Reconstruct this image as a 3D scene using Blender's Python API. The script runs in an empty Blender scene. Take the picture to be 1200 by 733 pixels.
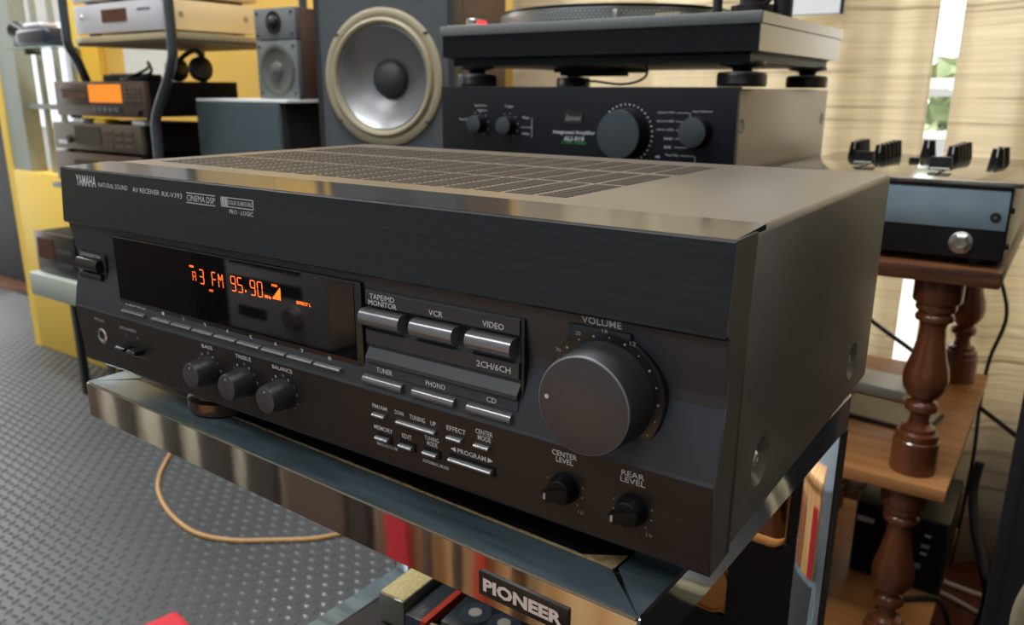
import bpy, bmesh, math, random
from mathutils import Vector, Matrix
random.seed(7)
S = bpy.context.scene
COL = S.collection
PI = math.pi

# ------------------------------------------------------------------ camera
cd = bpy.data.cameras.new('camera'); cam = bpy.data.objects.new('camera', cd); COL.objects.link(cam)
R0, R1, R2 = (.8211, .5707, .0043), (.1562, -.2174, -.9635), (-.5490, .7918, -.2677)   # right, down, forward
cam.matrix_world = Matrix(((R0[0], -R1[0], -R2[0], .5227), (R0[1], -R1[1], -R2[1], -.2557),
                           (R0[2], -R1[2], -R2[2], .8544), (0, 0, 0, 1)))
cd.sensor_width = 36; cd.lens = 937.83 / 1200 * 36
cd.clip_start = .01; cd.clip_end = 100
cd.dof.use_dof = True; cd.dof.focus_distance = .37; cd.dof.aperture_fstop = 15
S.camera = cam

# ------------------------------------------------------------------ world, lamps, exposure
w = bpy.data.worlds.new('world'); S.world = w; w.use_nodes = True
bg = w.node_tree.nodes['Background']; bg.inputs[0].default_value = (.93, .97, 1, 1); bg.inputs[1].default_value = 3.4
S.view_settings.view_transform = 'Standard'; S.view_settings.look = 'None'
S.view_settings.gamma = 1; S.view_settings.use_curve_mapping = False
S.view_settings.exposure = 0.2

def area(name, loc, rot, sx, sy, power, col):
    l = bpy.data.lights.new(name, 'AREA'); l.shape = 'RECTANGLE'; l.size = sx; l.size_y = sy; l.energy = power; l.color = col
    o = bpy.data.objects.new(name, l); COL.objects.link(o); o.location = loc; o.rotation_euler = rot
    return o
for lx, ly, p in ((-.6, .45, 44), (-2.6, .35, 36), (.6, -.3, 9), (-1.2, -1.4, 26), (.5, -1.9, 12)):  # unseen overhead lamps, added to light the room
    area('overhead_fill', (lx, ly, 2.66), (0, 0, 0), 1.2, .30, p, (.97, .98, 1))

# ------------------------------------------------------------------ materials
MATS = {}
def mat(name, col, rough=.5, metal=0., spec=.5, emit=None, estr=1., coat=0., trans=0., bump=None, ramp=None, alpha=None):
    """bump=(scale xyz, strength, dist)  ramp=(scale xyz, col2, lo, hi, detail) : colour mixed by stretched noise"""
    m = bpy.data.materials.new(name); m.use_nodes = True; nt = m.node_tree; b = nt.nodes['Principled BSDF']
    b.inputs['Base Color'].default_value = (*col, 1); b.inputs['Roughness'].default_value = rough
    b.inputs['Metallic'].default_value = metal; b.inputs['Specular IOR Level'].default_value = spec
    b.inputs['Coat Weight'].default_value = coat; b.inputs['Transmission Weight'].default_value = trans
    if emit: b.inputs['Emission Color'].default_value = (*emit, 1); b.inputs['Emission Strength'].default_value = estr
    def noise(scale, detail=3):
        tc = nt.nodes.new('ShaderNodeTexCoord'); mp = nt.nodes.new('ShaderNodeMapping'); n = nt.nodes.new('ShaderNodeTexNoise')
        mp.inputs['Scale'].default_value = scale; n.inputs['Scale'].default_value = 1; n.inputs['Detail'].default_value = detail
        nt.links.new(tc.outputs['Object'], mp.inputs[0]); nt.links.new(mp.outputs[0], n.inputs[0]); return n
    if ramp:
        n = noise(ramp[0], ramp[4] if len(ramp) > 4 else 3); cr = nt.nodes.new('ShaderNodeValToRGB')
        cr.color_ramp.elements[0].position = ramp[2]; cr.color_ramp.elements[0].color = (*col, 1)
        cr.color_ramp.elements[1].position = ramp[3]; cr.color_ramp.elements[1].color = (*ramp[1], 1)
        nt.links.new(n.outputs[0], cr.inputs[0]); nt.links.new(cr.outputs[0], b.inputs['Base Color'])
    if bump:
        n = noise(bump[0], 2); bp = nt.nodes.new('ShaderNodeBump'); bp.inputs['Strength'].default_value = bump[1]; bp.inputs['Distance'].default_value = bump[2]
        nt.links.new(n.outputs[0], bp.inputs['Height']); nt.links.new(bp.outputs[0], b.inputs['Normal'])
    MATS[name] = m; return m

mat('slab', (.008, .009, .011), .32, .0, .45, bump=((8, 900, 1400), .10, .0004), ramp=((6, 400, 1600), (.018, .019, .022), .35, .7))
mat('lower_metal', (.012, .011, .0105), .36, .0, .5, bump=((8, 900, 1400), .10, .0004), ramp=((6, 400, 1600), (.020, .018, .017), .35, .7))
mat('mid_plastic', (.034, .037, .043), .42, 0, .45)
mat('panel_plastic', (.010, .010, .011), .32, 0, .5)
mat('top_gloss', (.03, .03, .032), .12, 0, .6)
mat('side_plastic', (.085, .078, .066), .42, 0, .5)
mat('display_glass', (.004, .004, .005), .03, 0, .55)
mat('button_satin', (.24, .245, .255), .28, .7, .5)
mat('key_satin', (.38, .39, .40), .26, .7, .5)
mat('knob_rubber', (.026, .027, .030), .36, 0, .45)
mat('knob_face', (.062, .059, .064), .36, .25, .5)
mat('knob_rim', (.30, .30, .31), .3, .5)
mat('black_plastic', (.012, .012, .013), .35, 0, .5)
mat('black_matte', (.008, .008, .008), .7, 0, .2)
mat('print_white', (.62, .64, .66), .5)
mat('print_grey', (.34, .35, .36), .5)
mat('print_green', (.02, .32, .06), .5)
mat('led_orange', (.05, .01, .0), .5, emit=(1, .13, .012), estr=2.6)
mat('cover_paint', (.105, .093, .080), .31, 0, 1.0, bump=((2600, 2600, 2600), .22, .0002), ramp=((9, 9, 9), (.085, .075, .064), .4, .75))
mat('vent_dark', (.045, .040, .034), .5)
mat('foot_gloss', (.10, .065, .045), .2, .6, .5)
mat('steel', (.62, .60, .56), .28, 1)
mat('chrome', (.90, .90, .90), .05, 1, bump=((26, 40, 26), .03, .002))
mat('chrome_blue_sheen', (.150, .205, .235), .26, .35, bump=((4, 260, 260), .05, .0006), ramp=((12, 90, 90), (.065, .098, .118), .4, .7))  # bluish reflection on the chrome rail tops, put into the base colour
mat('cork', (.55, .40, .20), .8, ramp=((300, 300, 300), (.35, .22, .09), .4, .65))
mat('black_board', (.010, .009, .009), .55, 0, .35)
mat('board_edge', (.62, .27, .06), .5, ramp=((10, 10, 90), (.45, .17, .04), .4, .7))
mat('badge_black', (.012, .010, .010), .4)
mat('badge_print', (.80, .66, .58), .4)
mat('wood_dark', (.250, .080, .026), .27, 0, .55, coat=.35, ramp=((22, 22, 5), (.125, .034, .012), .35, .7))
mat('wood_shelf', (.50, .235, .085), .42, 0, .4, ramp=((3, 45, 45), (.36, .145, .045), .35, .7))
mat('wood_edge', (.17, .065, .024), .40, 0, .4, ramp=((6, 90, 90), (.055, .020, .009), .38, .62))
mat('wood_bench', (.90, .58, .28), .45, 0, .4, ramp=((30, 2, 3), (.66, .30, .09), .4, .65))
mat('yellow_paint', (.86, .58, .09), .55, 0, .3)
mat('wall_paint', (.72, .47, .11), .7, 0, .2)
mat('wall_cream', (.60, .52, .38), .8)
mat('wall_umber', (.17, .145, .12), .7)
mat('wall_slate', (.34, .42, .50), .7)
mat('frame_sage', (.34, .38, .34), .5)
mat('dark_post', (.035, .026, .022), .5)
mat('post_black', (.010, .009, .008), .6, 0, .2)
mat('mat_rubber', (.066, .071, .072), .40, 0, .5, ramp=((3, 3, 3), (.052, .056, .057), .4, .7))
mat('stud_sheen', (.115, .124, .126), .24, 0, .8)  # lighter than the mat: sheen on the studs put into their colour
mat('red_floor', (.16, .040, .028), .4, ramp=((6, 6, 6), (.10, .028, .02), .4, .7))
mat('concrete', (.60, .58, .54), .8)
mat('amp_black', (.004, .005, .008), .42, 0, .25)
mat('amp_cover', (.42, .38, .315), .45, .3, .4)
mat('tt_grey', (.17, .185, .185), .42, .3, .5)
mat('tt_side', (.30, .27, .22), .30, .8, .5)
mat('tt_black', (.004, .005, .007), .45, 0, .22)
mat('platter', (.34, .34, .33), .3, .9)
mat('platter_dot', (.60, .62, .62), .3, .6)
mat('record_black', (.012, .012, .012), .3)
mat('red_glow', (.3, .01, .02), .4, emit=(1, .05, .05), estr=1.2)
mat('baffle_grey', (.068, .078, .087), .65, 0, .3, bump=((900, 900, 900), .2, .0004))
mat('cream_ring', (.30, .265, .17), .42, 0, .5)
mat('cone_silver', (.25, .26, .265), .36, .6, .5)
mat('dust_cap', (.030, .032, .034), .5)
mat('veneer_brown', (.115, .070, .050), .5, ramp=((4, 4, 30), (.080, .047, .034), .4, .7))
mat('grille_slate', (.050, .068, .076), .8, 0, .2, bump=((700, 700, 700), .3, .0005))
mat('small_baffle', (.125, .140, .145), .55)
mat('small_cone', (.085, .09, .08), .45)
mat('white_board', (.80, .82, .82), .35)
mat('deck_front', (.095, .064, .048), .42, .35, .4)
mat('deck_front_grey', (.110, .088, .068), .42, .35, .4)
mat('deck_window', (.075, .022, .012), .15)
mat('deck_dark', (.018, .015, .014), .3)
mat('deck_lit', (.3, .08, .0), .4, emit=(1, .27, .012), estr=.70)
mat('silver_front', (.66, .66, .70), .38, .35, .5)
mat('silver_side', (.78, .62, .36), .45, .1, .4)
mat('rack_metal', (.075, .090, .100), .35, .6, .5)
mat('shelf_metal', (.60, .52, .34), .35, .6)
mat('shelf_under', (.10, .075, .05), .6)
mat('mixer_top', (.40, .38, .33), .13, .9, bump=((5, 400, 5), .03, .0003))
mat('mixer_face', (.32, .42, .48), .42, .35, .5, ramp=((30, 30, 30), (.27, .36, .42), .4, .7))
mat('knob_black', (.005, .005, .006), .45, 0, .22)
mat('cord_black', (.012, .012, .012), .45)
mat('cord_tan', (.42, .24, .09), .55)
mat('cord_white', (.66, .60, .52), .5)
mat('paper', (.66, .69, .68), .7)
mat('book_cream', (.60, .56, .46), .6)
mat('book_tan', (.42, .33, .20), .6)
mat('case_clear', (.16, .165, .13), .12, .2, .6)
mat('label_gold', (.60, .48, .20), .6, ramp=((400, 400, 400), (.42, .36, .18), .42, .6))
mat('red_plastic', (.55, .05, .02), .4)
mat('red_cloth', (.55, .02, .035), .7)
mat('reel_white', (.7, .66, .58), .4)
mat('tape_shell', (.035, .045, .055), .25)
mat('tape_disc', (.07, .09, .12), .25)
mat('gadget_blue', (.018, .026, .045), .2)
mat('glass_shelf', (.35, .45, .42), .1, 0, .5)
mat('leaf', (.20, .26, .12), .6, ramp=((6, 6, 6), (.40, .44, .26), .4, .65))
mat('bark', (.12, .08, .05), .8)
mat('rail_white', (.75, .77, .80), .5)
mat('car_grey', (.36, .38, .42), .4)
mat('house_beige', (.20, .185, .165), .8)
mat('lawn', (.20, .34, .08), .9)

def cloth_material():
    m = bpy.data.materials.new('curtain_cloth'); m.use_nodes = True; nt = m.node_tree; nt.nodes.clear()
    out = nt.nodes.new('ShaderNodeOutputMaterial'); mix = nt.nodes.new('ShaderNodeMixShader')
    d = nt.nodes.new('ShaderNodeBsdfDiffuse'); t = nt.nodes.new('ShaderNodeBsdfTranslucent')
    tc = nt.nodes.new('ShaderNodeTexCoord')
    def band(scale, lo, hi, c0, c1):
        mp = nt.nodes.new('ShaderNodeMapping'); mp.inputs['Scale'].default_value = scale
        n = nt.nodes.new('ShaderNodeTexNoise'); n.inputs['Scale'].default_value = 1; n.inputs['Detail'].default_value = 2
        cr = nt.nodes.new('ShaderNodeValToRGB'); cr.color_ramp.elements[0].position = lo; cr.color_ramp.elements[1].position = hi
        cr.color_ramp.elements[0].color = (*c0, 1); cr.color_ramp.elements[1].color = (*c1, 1)
        nt.links.new(tc.outputs['Object'], mp.inputs[0]); nt.links.new(mp.outputs[0], n.inputs[0]); nt.links.new(n.outputs[0], cr.inputs[0])
        return cr
    a = band((1.5, 1.5, 95), .60, .69, (.87, .785, .61), (.56, .47, .32))          # thick slub threads
    b = band((5, 5, 260), .35, .70, (1, 1, 1), (.84, .82, .78))                    # fine weft
    mu = nt.nodes.new('ShaderNodeMix'); mu.data_type = 'RGBA'; mu.blend_type = 'MULTIPLY'; mu.inputs[0].default_value = 1
    nt.links.new(a.outputs[0], mu.inputs[6]); nt.links.new(b.outputs[0], mu.inputs[7])
    for s in (d, t): nt.links.new(mu.outputs[2], s.inputs[0])
    mix.inputs[0].default_value = .45
    nt.links.new(d.outputs[0], mix.inputs[1]); nt.links.new(t.outputs[0], mix.inputs[2]); nt.links.new(mix.outputs[0], out.inputs[0])
    MATS['curtain_cloth'] = m
cloth_material()

# ------------------------------------------------------------------ mesh helpers
def merge(bm, t):
    me = bpy.data.meshes.new('tmp'); t.to_mesh(me); t.free(); bm.from_mesh(me); bpy.data.meshes.remove(me)
def box(bm, x0, x1, y0, y1, z0, z1, bev=0, seg=2):
    t = bmesh.new(); bmesh.ops.create_cube(t, size=1)
    for v in t.verts:
        v.co = Vector(((x0 + x1) / 2 + v.co.x * (x1 - x0), (y0 + y1) / 2 + v.co.y * (y1 - y0), (z0 + z1) / 2 + v.co.z * (z1 - z0)))
    if bev: bmesh.ops.bevel(t, geom=list(t.edges), offset=bev, segments=seg, affect='EDGES', profile=.5)
    merge(bm, t); return bm
def frame_of(ax):
    ax = Vector(ax).normalized(); u = ax.cross(Vector((0, 0, 1)))
    if u.length < 1e-4: u = Vector((1, 0, 0))
    u.normalize(); return ax, u, ax.cross(u)
def lathe(bm, o, axis, prof, n=32, close=True):
    """prof: list of (radius, height along axis)"""
    o = Vector(o); a, u, v = frame_of(axis); rings = []
    for r, h in prof:
        if r < 1e-6: rings.append([bm.verts.new(o + a * h)])
        else: rings.append([bm.verts.new(o + a * h + (u * math.cos(2 * PI * k / n) + v * math.sin(2 * PI * k / n)) * r) for k in range(n)])
    for A, B in zip(rings, rings[1:]):
        for k in range(n):
            k2 = (k + 1) % n
            if len(A) == 1 and len(B) == 1: continue
            if len(A) == 1: bm.faces.new((A[0], B[k2], B[k]))
            elif len(B) == 1: bm.faces.new((A[k], A[k2], B[0]))
            else: bm.faces.new((A[k], A[k2], B[k2], B[k]))
    if close:
        if len(rings[0]) > 1: bm.faces.new(list(reversed(rings[0])))
        if len(rings[-1]) > 1: bm.faces.new(rings[-1])
    return bm
def cyl(bm, p0, p1, r0, r1=None, n=24):
    p0, p1 = Vector(p0), Vector(p1); r1 = r0 if r1 is None else r1
    return lathe(bm, p0, p1 - p0, [(r0, 0), (r1, (p1 - p0).length)], n)
def smooth_path(pts, k=6):
    pts = [Vector(p) for p in pts]; out = []
    for i in range(len(pts) - 1):
        p0 = pts[max(i - 1, 0)]; p1 = pts[i]; p2 = pts[i + 1]; p3 = pts[min(i + 2, len(pts) - 1)]
        for j in range(k):
            t = j / k
            out.append(.5 * ((2 * p1) + (p2 - p0) * t + (2 * p0 - 5 * p1 + 4 * p2 - p3) * t * t + (3 * p1 - p0 - 3 * p2 + p3) * t ** 3))
    out.append(pts[-1]); return out
def tube(bm, pts, r, n=8, k=6):
    P = smooth_path(pts, k) if k else [Vector(p) for p in pts]; rings = []; u = None
    for i, p in enumerate(P):
        d = (P[min(i + 1, len(P) - 1)] - P[max(i - 1, 0)]).normalized()
        if u is None: _, u, _ = frame_of(d)
        u = (u - d * u.dot(d)).normalized(); v = d.cross(u)
        rings.append([bm.verts.new(p + (u * math.cos(2 * PI * j / n) + v * math.sin(2 * PI * j / n)) * r) for j in range(n)])
    for A, B in zip(rings, rings[1:]):
        for j in range(n): bm.faces.new((A[j], A[(j + 1) % n], B[(j + 1) % n], B[j]))
    bm.faces.new(list(reversed(rings[0]))); bm.faces.new(rings[-1]); return bm
def extrude_x(bm, prof, x0, x1):
    """closed (y,z) outline, counter-clockwise seen from +x, swept along x"""
    A = [bm.verts.new((x0, y, z)) for y, z in prof]; B = [bm.verts.new((x1, y, z)) for y, z in prof]; n = len(prof)
    for i in range(n): bm.faces.new((A[i], B[i], B[(i + 1) % n], A[(i + 1) % n]))
    bm.faces.new(list(reversed(B))); bm.faces.new(A)
    bmesh.ops.recalc_face_normals(bm, faces=list(bm.faces)); return bm
def prism(bm, outline, z0, z1):
    A = [bm.verts.new((x, y, z0)) for x, y in outline]; B = [bm.verts.new((x, y, z1)) for x, y in outline]; n = len(outline)
    for i in range(n): bm.faces.new((A[i], A[(i + 1) % n], B[(i + 1) % n], B[i]))
    bm.faces.new(list(reversed(A))); bm.faces.new(B)
    bmesh.ops.recalc_face_normals(bm, faces=list(bm.faces)); return bm
def mesh_of(bm, name, m, angle=35):
    me = bpy.data.meshes.new(name); bmesh.ops.recalc_face_normals(bm, faces=list(bm.faces)); bm.to_mesh(me); bm.free()
    for p in me.polygons: p.use_smooth = True
    me.set_sharp_from_angle(angle=math.radians(angle)); me.materials.append(MATS[m]); return me
def obj(name, bm, m, parent=None, angle=35):
    o = bpy.data.objects.new(name, mesh_of(bm, name, m, angle) if isinstance(bm, bmesh.types.BMesh) else bm); COL.objects.link(o)
    if parent: o.parent = parent
    return o
def B(*a, **k): return box(bmesh.new(), *a, **k)
def tag(o, label, cat, group=None):
    o['label'] = label; o['category'] = cat
    if group: o['group'] = group
    return o
def thing(name, label, cat, loc=(0, 0, 0), rz=0, group=None):
    o = bpy.data.objects.new(name, None); COL.objects.link(o); o.empty_display_size = .05
    o.location = loc; o.rotation_euler = (0, 0, rz); return tag(o, label, cat, group)
def struct(name, bm, m, parent=None, angle=35):
    o = obj(name, bm, m, parent, angle)
    if not parent: o['kind'] = 'structure'
    return o
def text_bm(s, bold=0.):
    c = bpy.data.curves.new('t', 'FONT'); c.body = s; c.resolution_u = 2; c.size = 1; c.offset = bold; c.space_line = .85; c.align_x = 'CENTER'
    o = bpy.data.objects.new('t', c); me = bpy.data.meshes.new_from_object(o); bm = bmesh.new(); bm.from_mesh(me)
    bpy.data.objects.remove(o); bpy.data.curves.remove(c); bpy.data.meshes.remove(me); return bm
def text(name, s, x0, x1, zc, h, m, parent, ysurf, bold=.0, lift=.00015, shear=0):
    """lettering fitted to x0..x1 and height h on a surface y = ysurf(z), facing -y"""
    bm = text_bm(s, bold); X = [v.co.x for v in bm.verts]; Yv = [v.co.y for v in bm.verts]
    ax, bx, ay, by = min(X), max(X), min(Yv), max(Yv)
    for v in bm.verts:
        x = x0 + (v.co.x - ax) / (bx - ax) * (x1 - x0); t = (v.co.y - ay) / (by - ay); z = zc + (t - .5) * h
        v.co = Vector((x + shear * (t - .5) * h, (ysurf(z) if callable(ysurf) else ysurf) - lift, z))
    o = obj(name, bm, m, parent); return o
def copy_tree(o, parent=None):
    c = o.copy(); COL.objects.link(c); c.parent = parent
    for ch in list(o.children): copy_tree(ch, c)
    return c

# ================================================================== setting
floor = struct('floor', B(-4.5, 2.0, -2.6, 1.36, -.05, 0), 'mat_rubber')
# raised diamond studs of the rubber mat, one relief
bm = bmesh.new(); P = .0200
def stud(x, y, ang, L=.0098, Wd=.0044, H=.0036):
    c, s = math.cos(ang), math.sin(ang)
    q = [bm.verts.new((x + a * c - b * s, y + a * s + b * c, .0)) for a, b in ((L, 0), (0, Wd), (-L, 0), (0, -Wd))]
    t0 = bm.verts.new((x + c * L * .45, y + s * L * .45, H)); t1 = bm.verts.new((x - c * L * .45, y - s * L * .45, H))
    for f in ((q[0], q[1], t0), (q[1], t1, t0), (q[1], q[2], t1), (q[2], q[3], t1), (q[3], t0, t1), (q[3], q[0], t0)): bm.faces.new(f)
for i in range(-158, 21):
    for j in range(-10, 66):
        x, y = i * P, j * P
        if y > 1.29 or (x > .3 and y > .62): continue
        stud(x, y, .25 + (PI / 2 if (i + j) % 2 else 0))
so = obj('mat_relief', bm, 'stud_sheen', floor, 20); so['kind'] = 'stuff'
rf = struct('trim_1', B(.05, 1.6, 1.08, 1.32, .0, .006), 'red_floor')

wall = struct('wall_back', B(-2.55, -.46, 1.36, 1.44, 0, 2.6), 'wall_paint')
struct('wall_back_sill', B(-.46, 1.6, 1.36, 1.44, 0, .30), 'red_floor', wall)
struct('wall_back_lintel', B(-.46, 1.6, 1.36, 1.44, 2.1, 2.6), 'wall_cream', wall)
# window behind the curtain
win = bpy.data.objects.new('window_1', None); COL.objects.link(win); win['kind'] = 'structure'
for x in (-.44, .12, .68, 1.24): obj('window_frame', B(x - .02, x + .02, 1.38, 1.42, .30, 2.1), 'rail_white', win)
for z in (.32, 1.3, 2.08): obj('window_rail', B(-.46, 1.26, 1.385, 1.415, z - .02, z + .02), 'rail_white', win)

struct('ceiling', B(-4.5, 1.6, -2.6, 1.44, 2.7, 2.76), 'wall_cream')
struct('wall_right', B(1.6, 1.68, -2.6, 1.44, 0, 2.7), 'wall_umber')
struct('wall_front', B(-4.5, 1.6, -2.68, -2.6, 0, 2.7), 'wall_slate')
struct('wall_left', B(-4.58, -4.5, -2.6, .45, 0, 2.7), 'wall_cream')
# low yellow plinth wall carrying the glazed partition beside the rack
struct('wall_plinth', B(-2.30, -1.72, .975, 1.20, 0, .60, bev=.004), 'yellow_paint')
w2 = bpy.data.objects.new('window_2', None); COL.objects.link(w2); w2['kind'] = 'structure'
obj('window_frame', B(-2.335, -2.296, .975, 1.03, 0, 2.4), 'yellow_paint', w2)
obj('window_frame', B(-2.296, -2.185, .98, 1.03, .60, 2.4), 'frame_sage', w2)
obj('window_frame', B(-1.835, -1.80, .98, 1.03, .60, 2.4), 'yellow_paint', w2)
for x in (-2.09, -1.99, -1.89): obj('window_bar', B(x - .007, x + .007, 1.0, 1.014, .60, 2.4), 'frame_sage', w2)
for z in (.80, 1.20): obj('window_bar', B(-2.185, -1.835, .998, 1.016, z - .008, z + .008), 'frame_sage', w2)
# dark post and threshold of the street door
d = bpy.data.objects.new('door_1', None); COL.objects.link(d); d['kind'] = 'structure'
obj('door_post', B(-3.46, -3.14, 1.36, 1.46, 0, 2.4), 'post_black', d)
obj('door_rail', B(-3.9, -3.46, 1.38, 1.44, .0, .30), 'post_black', d)
obj('door_rail', B(-3.14, -2.55, 1.38, 1.44, .0, .10), 'dark_post', d)
obj('threshold', B(-3.9, -2.335, 1.28, 1.36, .0, .02), 'wood_edge', d)

# outdoors
struct('ground', B(-12, 8, 1.44, 14, -.10, -.03), 'concrete')
def leafy(name, label, cat, loc, R, H0, n, seed):
    rnd = random.Random(seed); t = thing(name, label, cat, loc)
    if H0: obj('trunk', lathe(bmesh.new(), (0, 0, 0), (0, 0, 1), [(.12, 0), (.09, H0 * .6), (.06, H0 + R * .4)], 10), 'bark', t)
    b = bmesh.new()
    for _ in range(n):
        a = rnd.uniform(0, 2 * PI); zc = rnd.uniform(-1, 1); rr = rnd.random() ** .4
        c = Vector((math.cos(a) * math.sqrt(1 - zc * zc) * R * rr, math.sin(a) * math.sqrt(1 - zc * zc) * R * rr * .7, H0 + R * .75 + zc * R * .75 * rr))
        e = Vector((rnd.gauss(0, 1), rnd.gauss(0, 1), rnd.gauss(0, 1))).normalized(); g = e.orthogonal().normalized(); L = .09
        b.faces.new([b.verts.new(c + q) for q in (e * L, g * L * .5, -e * L, -g * L * .5)])
    obj('foliage', b, 'leaf', t)
leafy('tree', 'green leafy tree outside, seen through the curtain gap', 'tree', (-.1, 6.2, -.03), 1.1, 1.48, 1100, 3)
leafy('hedge', 'low green bush outside behind the white rail fence', 'bush', (-.05, 4.6, -.03), .70, 0, 900, 4)
t = thing('rail_fence', 'white and grey rail fence outside behind the curtain gap', 'fence', (0, 3.4, -.03))
for z, h, m in ((.898, .040, 'rail_white'), (.868, .028, 'car_grey'), (.705, .028, 'rail_white'), (.30, .40, 'car_grey')): obj('rail', B(-2.2, 2.4, 0, .04, z, z + h), m, t)
for x in (-2, -.9, .75, 1.9): obj('post', B(x, x + .06, .04, .10, 0, .92), 'rail_white', t)
t = thing('white_building', 'pale building across the street beyond the glazed partition', 'building', (-11, 4.0, -.03))
obj('wall', B(-4.5, 4.5, 0, 2, 0, 3.2), 'house_beige', t)
for k in range(5):
    f = obj('window', B(-3.6 + k * 1.5, -2.7 + k * 1.5, -.04, 0, .5, 1.5), 'car_grey', t)

# curtains: two panels with soft folds
def curtain(label, x0, x1, seed):
    rnd = random.Random(seed); b = bmesh.new(); NX, NZ = 110, 14; ph = rnd.uniform(0, 6); rows = []
    for j in range(NZ + 1):
        z = .012 + (2.2 - .012) * j / NZ; r = []
        for i in range(NX + 1):
            s = i / NX; x = x0 + (x1 - x0) * s
            y = 1.312 + .017 * math.sin(x * 27 + ph) + .008 * math.sin(x * 57 + 2 * ph + z * .6) + .004 * math.sin(x * 110 + z)
            r.append(b.verts.new((x, y, z)))
        rows.append(r)
    for A, C in zip(rows, rows[1:]):
        for i in range(NX): b.faces.new((A[i], A[i + 1], C[i + 1], C[i]))
    o = obj('curtain', b, 'curtain_cloth', None, 80)
    md = o.modifiers.new('thickness', 'SOLIDIFY'); md.thickness = .0012
    return tag(o, label, 'curtain')
curtain('beige slubbed curtain hanging behind the turntable and mixer', -.56, .297, 1)
curtain('beige slubbed curtain hanging behind the black cords and the cut-off speaker', .333, 1.45, 2)

# ================================================================== AV receiver
W, H, DP, Z0 = .435, .1281, .2661, .68
FP = [(0., .0006), (.0016, -.0006), (.0378, -.0032), (.0392, -.0026), (.0475, -.0012), (.0570, .0012), (.0655, .0034), (.0700, .0034), (.0925, .0002)]
def front(z):
    if z >= .0936: return -.0027 + (z - .0936) / (.1262 - .0936) * .0026
    for (a, ya), (b_, yb) in zip(FP, FP[1:]):
        if a <= z <= b_: return ya + (z - a) / (b_ - a) * (yb - ya)
    return .0002 if z > .09 else .0006
rec = thing('av_receiver', 'black audio video receiver with lit orange display standing on the chrome rack', 'receiver', (0, 0, Z0))
YB = .0205
# lower panel, mid panel and top slab of the fascia
lo = [(y, z) for z, y in FP[:3]]
obj('lower_fascia', extrude_x(bmesh.new(), [(YB, .0005)] + lo + [(YB, .0378)], 0, W), 'lower_metal', rec, 20)
mid = [(y, z) for z, y in FP[2:]]
obj('middle_fascia', extrude_x(bmesh.new(), [(YB, .0378)] + mid + [(YB, .0925)], 0, W), 'mid_plastic', rec, 8)
obj('top_fascia', extrude_x(bmesh.new(), [(YB, .0925), (-.0018, .0925), (-.0027, .0936), (-.0001, .1262), (.0006, .1269), (YB, .1272)], 0, W), 'slab', rec, 20)
obj('top_strip', extrude_x(bmesh.new(), [(.0009, .1262), (.0009, .1271), (YB + .012, .12845), (YB + .012, .1262)], .0004, W - .0004), 'top_gloss', rec)
# right and left end caps of the fascia (satin plastic edge, wavy rear line)
for x0, x1 in ((-.0004, .0003), (W - .0003, W + .0004)):
    zz = [.0008, .012, .026, .0378, .048, .058, .068, .08, .0925, .0944, .11, .127]
    rear = [.0148, .0152, .0156, .0160, .0166, .0171, .0175, .0184, .0192, .0194, .0206, .0218]
    obj('fascia_end', extrude_x(bmesh.new(), [(front(z) + .0004, z) for z in reversed(zz)] + [(r, z) for z, r in zip(zz, rear)], x0, x1), 'side_plastic', rec, 20)
cov = obj('cover', B(.0008, W - .0008, .0190, DP, 0, H - .0002, bev=.0030, seg=3), 'cover_paint', rec)
cut = obj('cutter', bmesh.new(), 'cover_paint', rec); cb = bmesh.new()
for y, z in ((.054, .026), (.218, .024)): lathe(cb, (W - .0050, y, z), (1, 0, 0), [(.0065, 0), (.0110, .0042), (.0112, .0080)], 36)
bmesh.ops.recalc_face_normals(cb, faces=list(cb.faces)); cb.to_mesh(cut.data); cb.free(); md = cov.modifiers.new('dishes', 'BOOLEAN'); md.object = cut; md.operation = 'DIFFERENCE'; md.solver = 'EXACT'
bpy.context.view_layer.update(); nm = bpy.data.meshes.new_from_object(cov.evaluated_get(bpy.context.evaluated_depsgraph_get()))
cov.modifiers.clear(); cov.data = nm
for p in nm.polygons: p.use_smooth = True
nm.set_sharp_from_angle(angle=math.radians(32)); bpy.data.objects.remove(cut)
for y, z in ((.054, .026), (.218, .024)):
    obj('cover_screw', lathe(bmesh.new(), (W - .0050, y, z), (1, 0, 0), [(.0040, 0), (.0040, .0018), (.0030, .0028), (.0011, .0029), (.0009, .0015), (0, .0015)], 16), 'steel', cov)
# vent fields in the cover
slot = bmesh.new()
for k in range(13): box(slot, 0, .0150, k * .0043, k * .0043 + .0020, -.0004, .0001)
sm = mesh_of(slot, 'vent_field', 'vent_dark')
for y0 in (.0545, .1145, .1800):
    for k in range(17):
        o = obj('vent_field', sm, None, cov); o.location = (.0230 + k * .0187, y0, H)
# feet
fb = lathe(bmesh.new(), (0, 0, 0), (0, 0, 1), [(.0200, 0), (.0225, .0015), (.0225, .0090), (.0195, .0105), (.0180, .0200)], 36); fm = mesh_of(fb, 'foot', 'foot_gloss')
for x, y in ((0.1029, 0.0312), (.350, .092), (0.1029, .225), (0.3321, .225)):
    o = obj('foot', fm, None, rec); o.location = (x, y, -.02)

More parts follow.
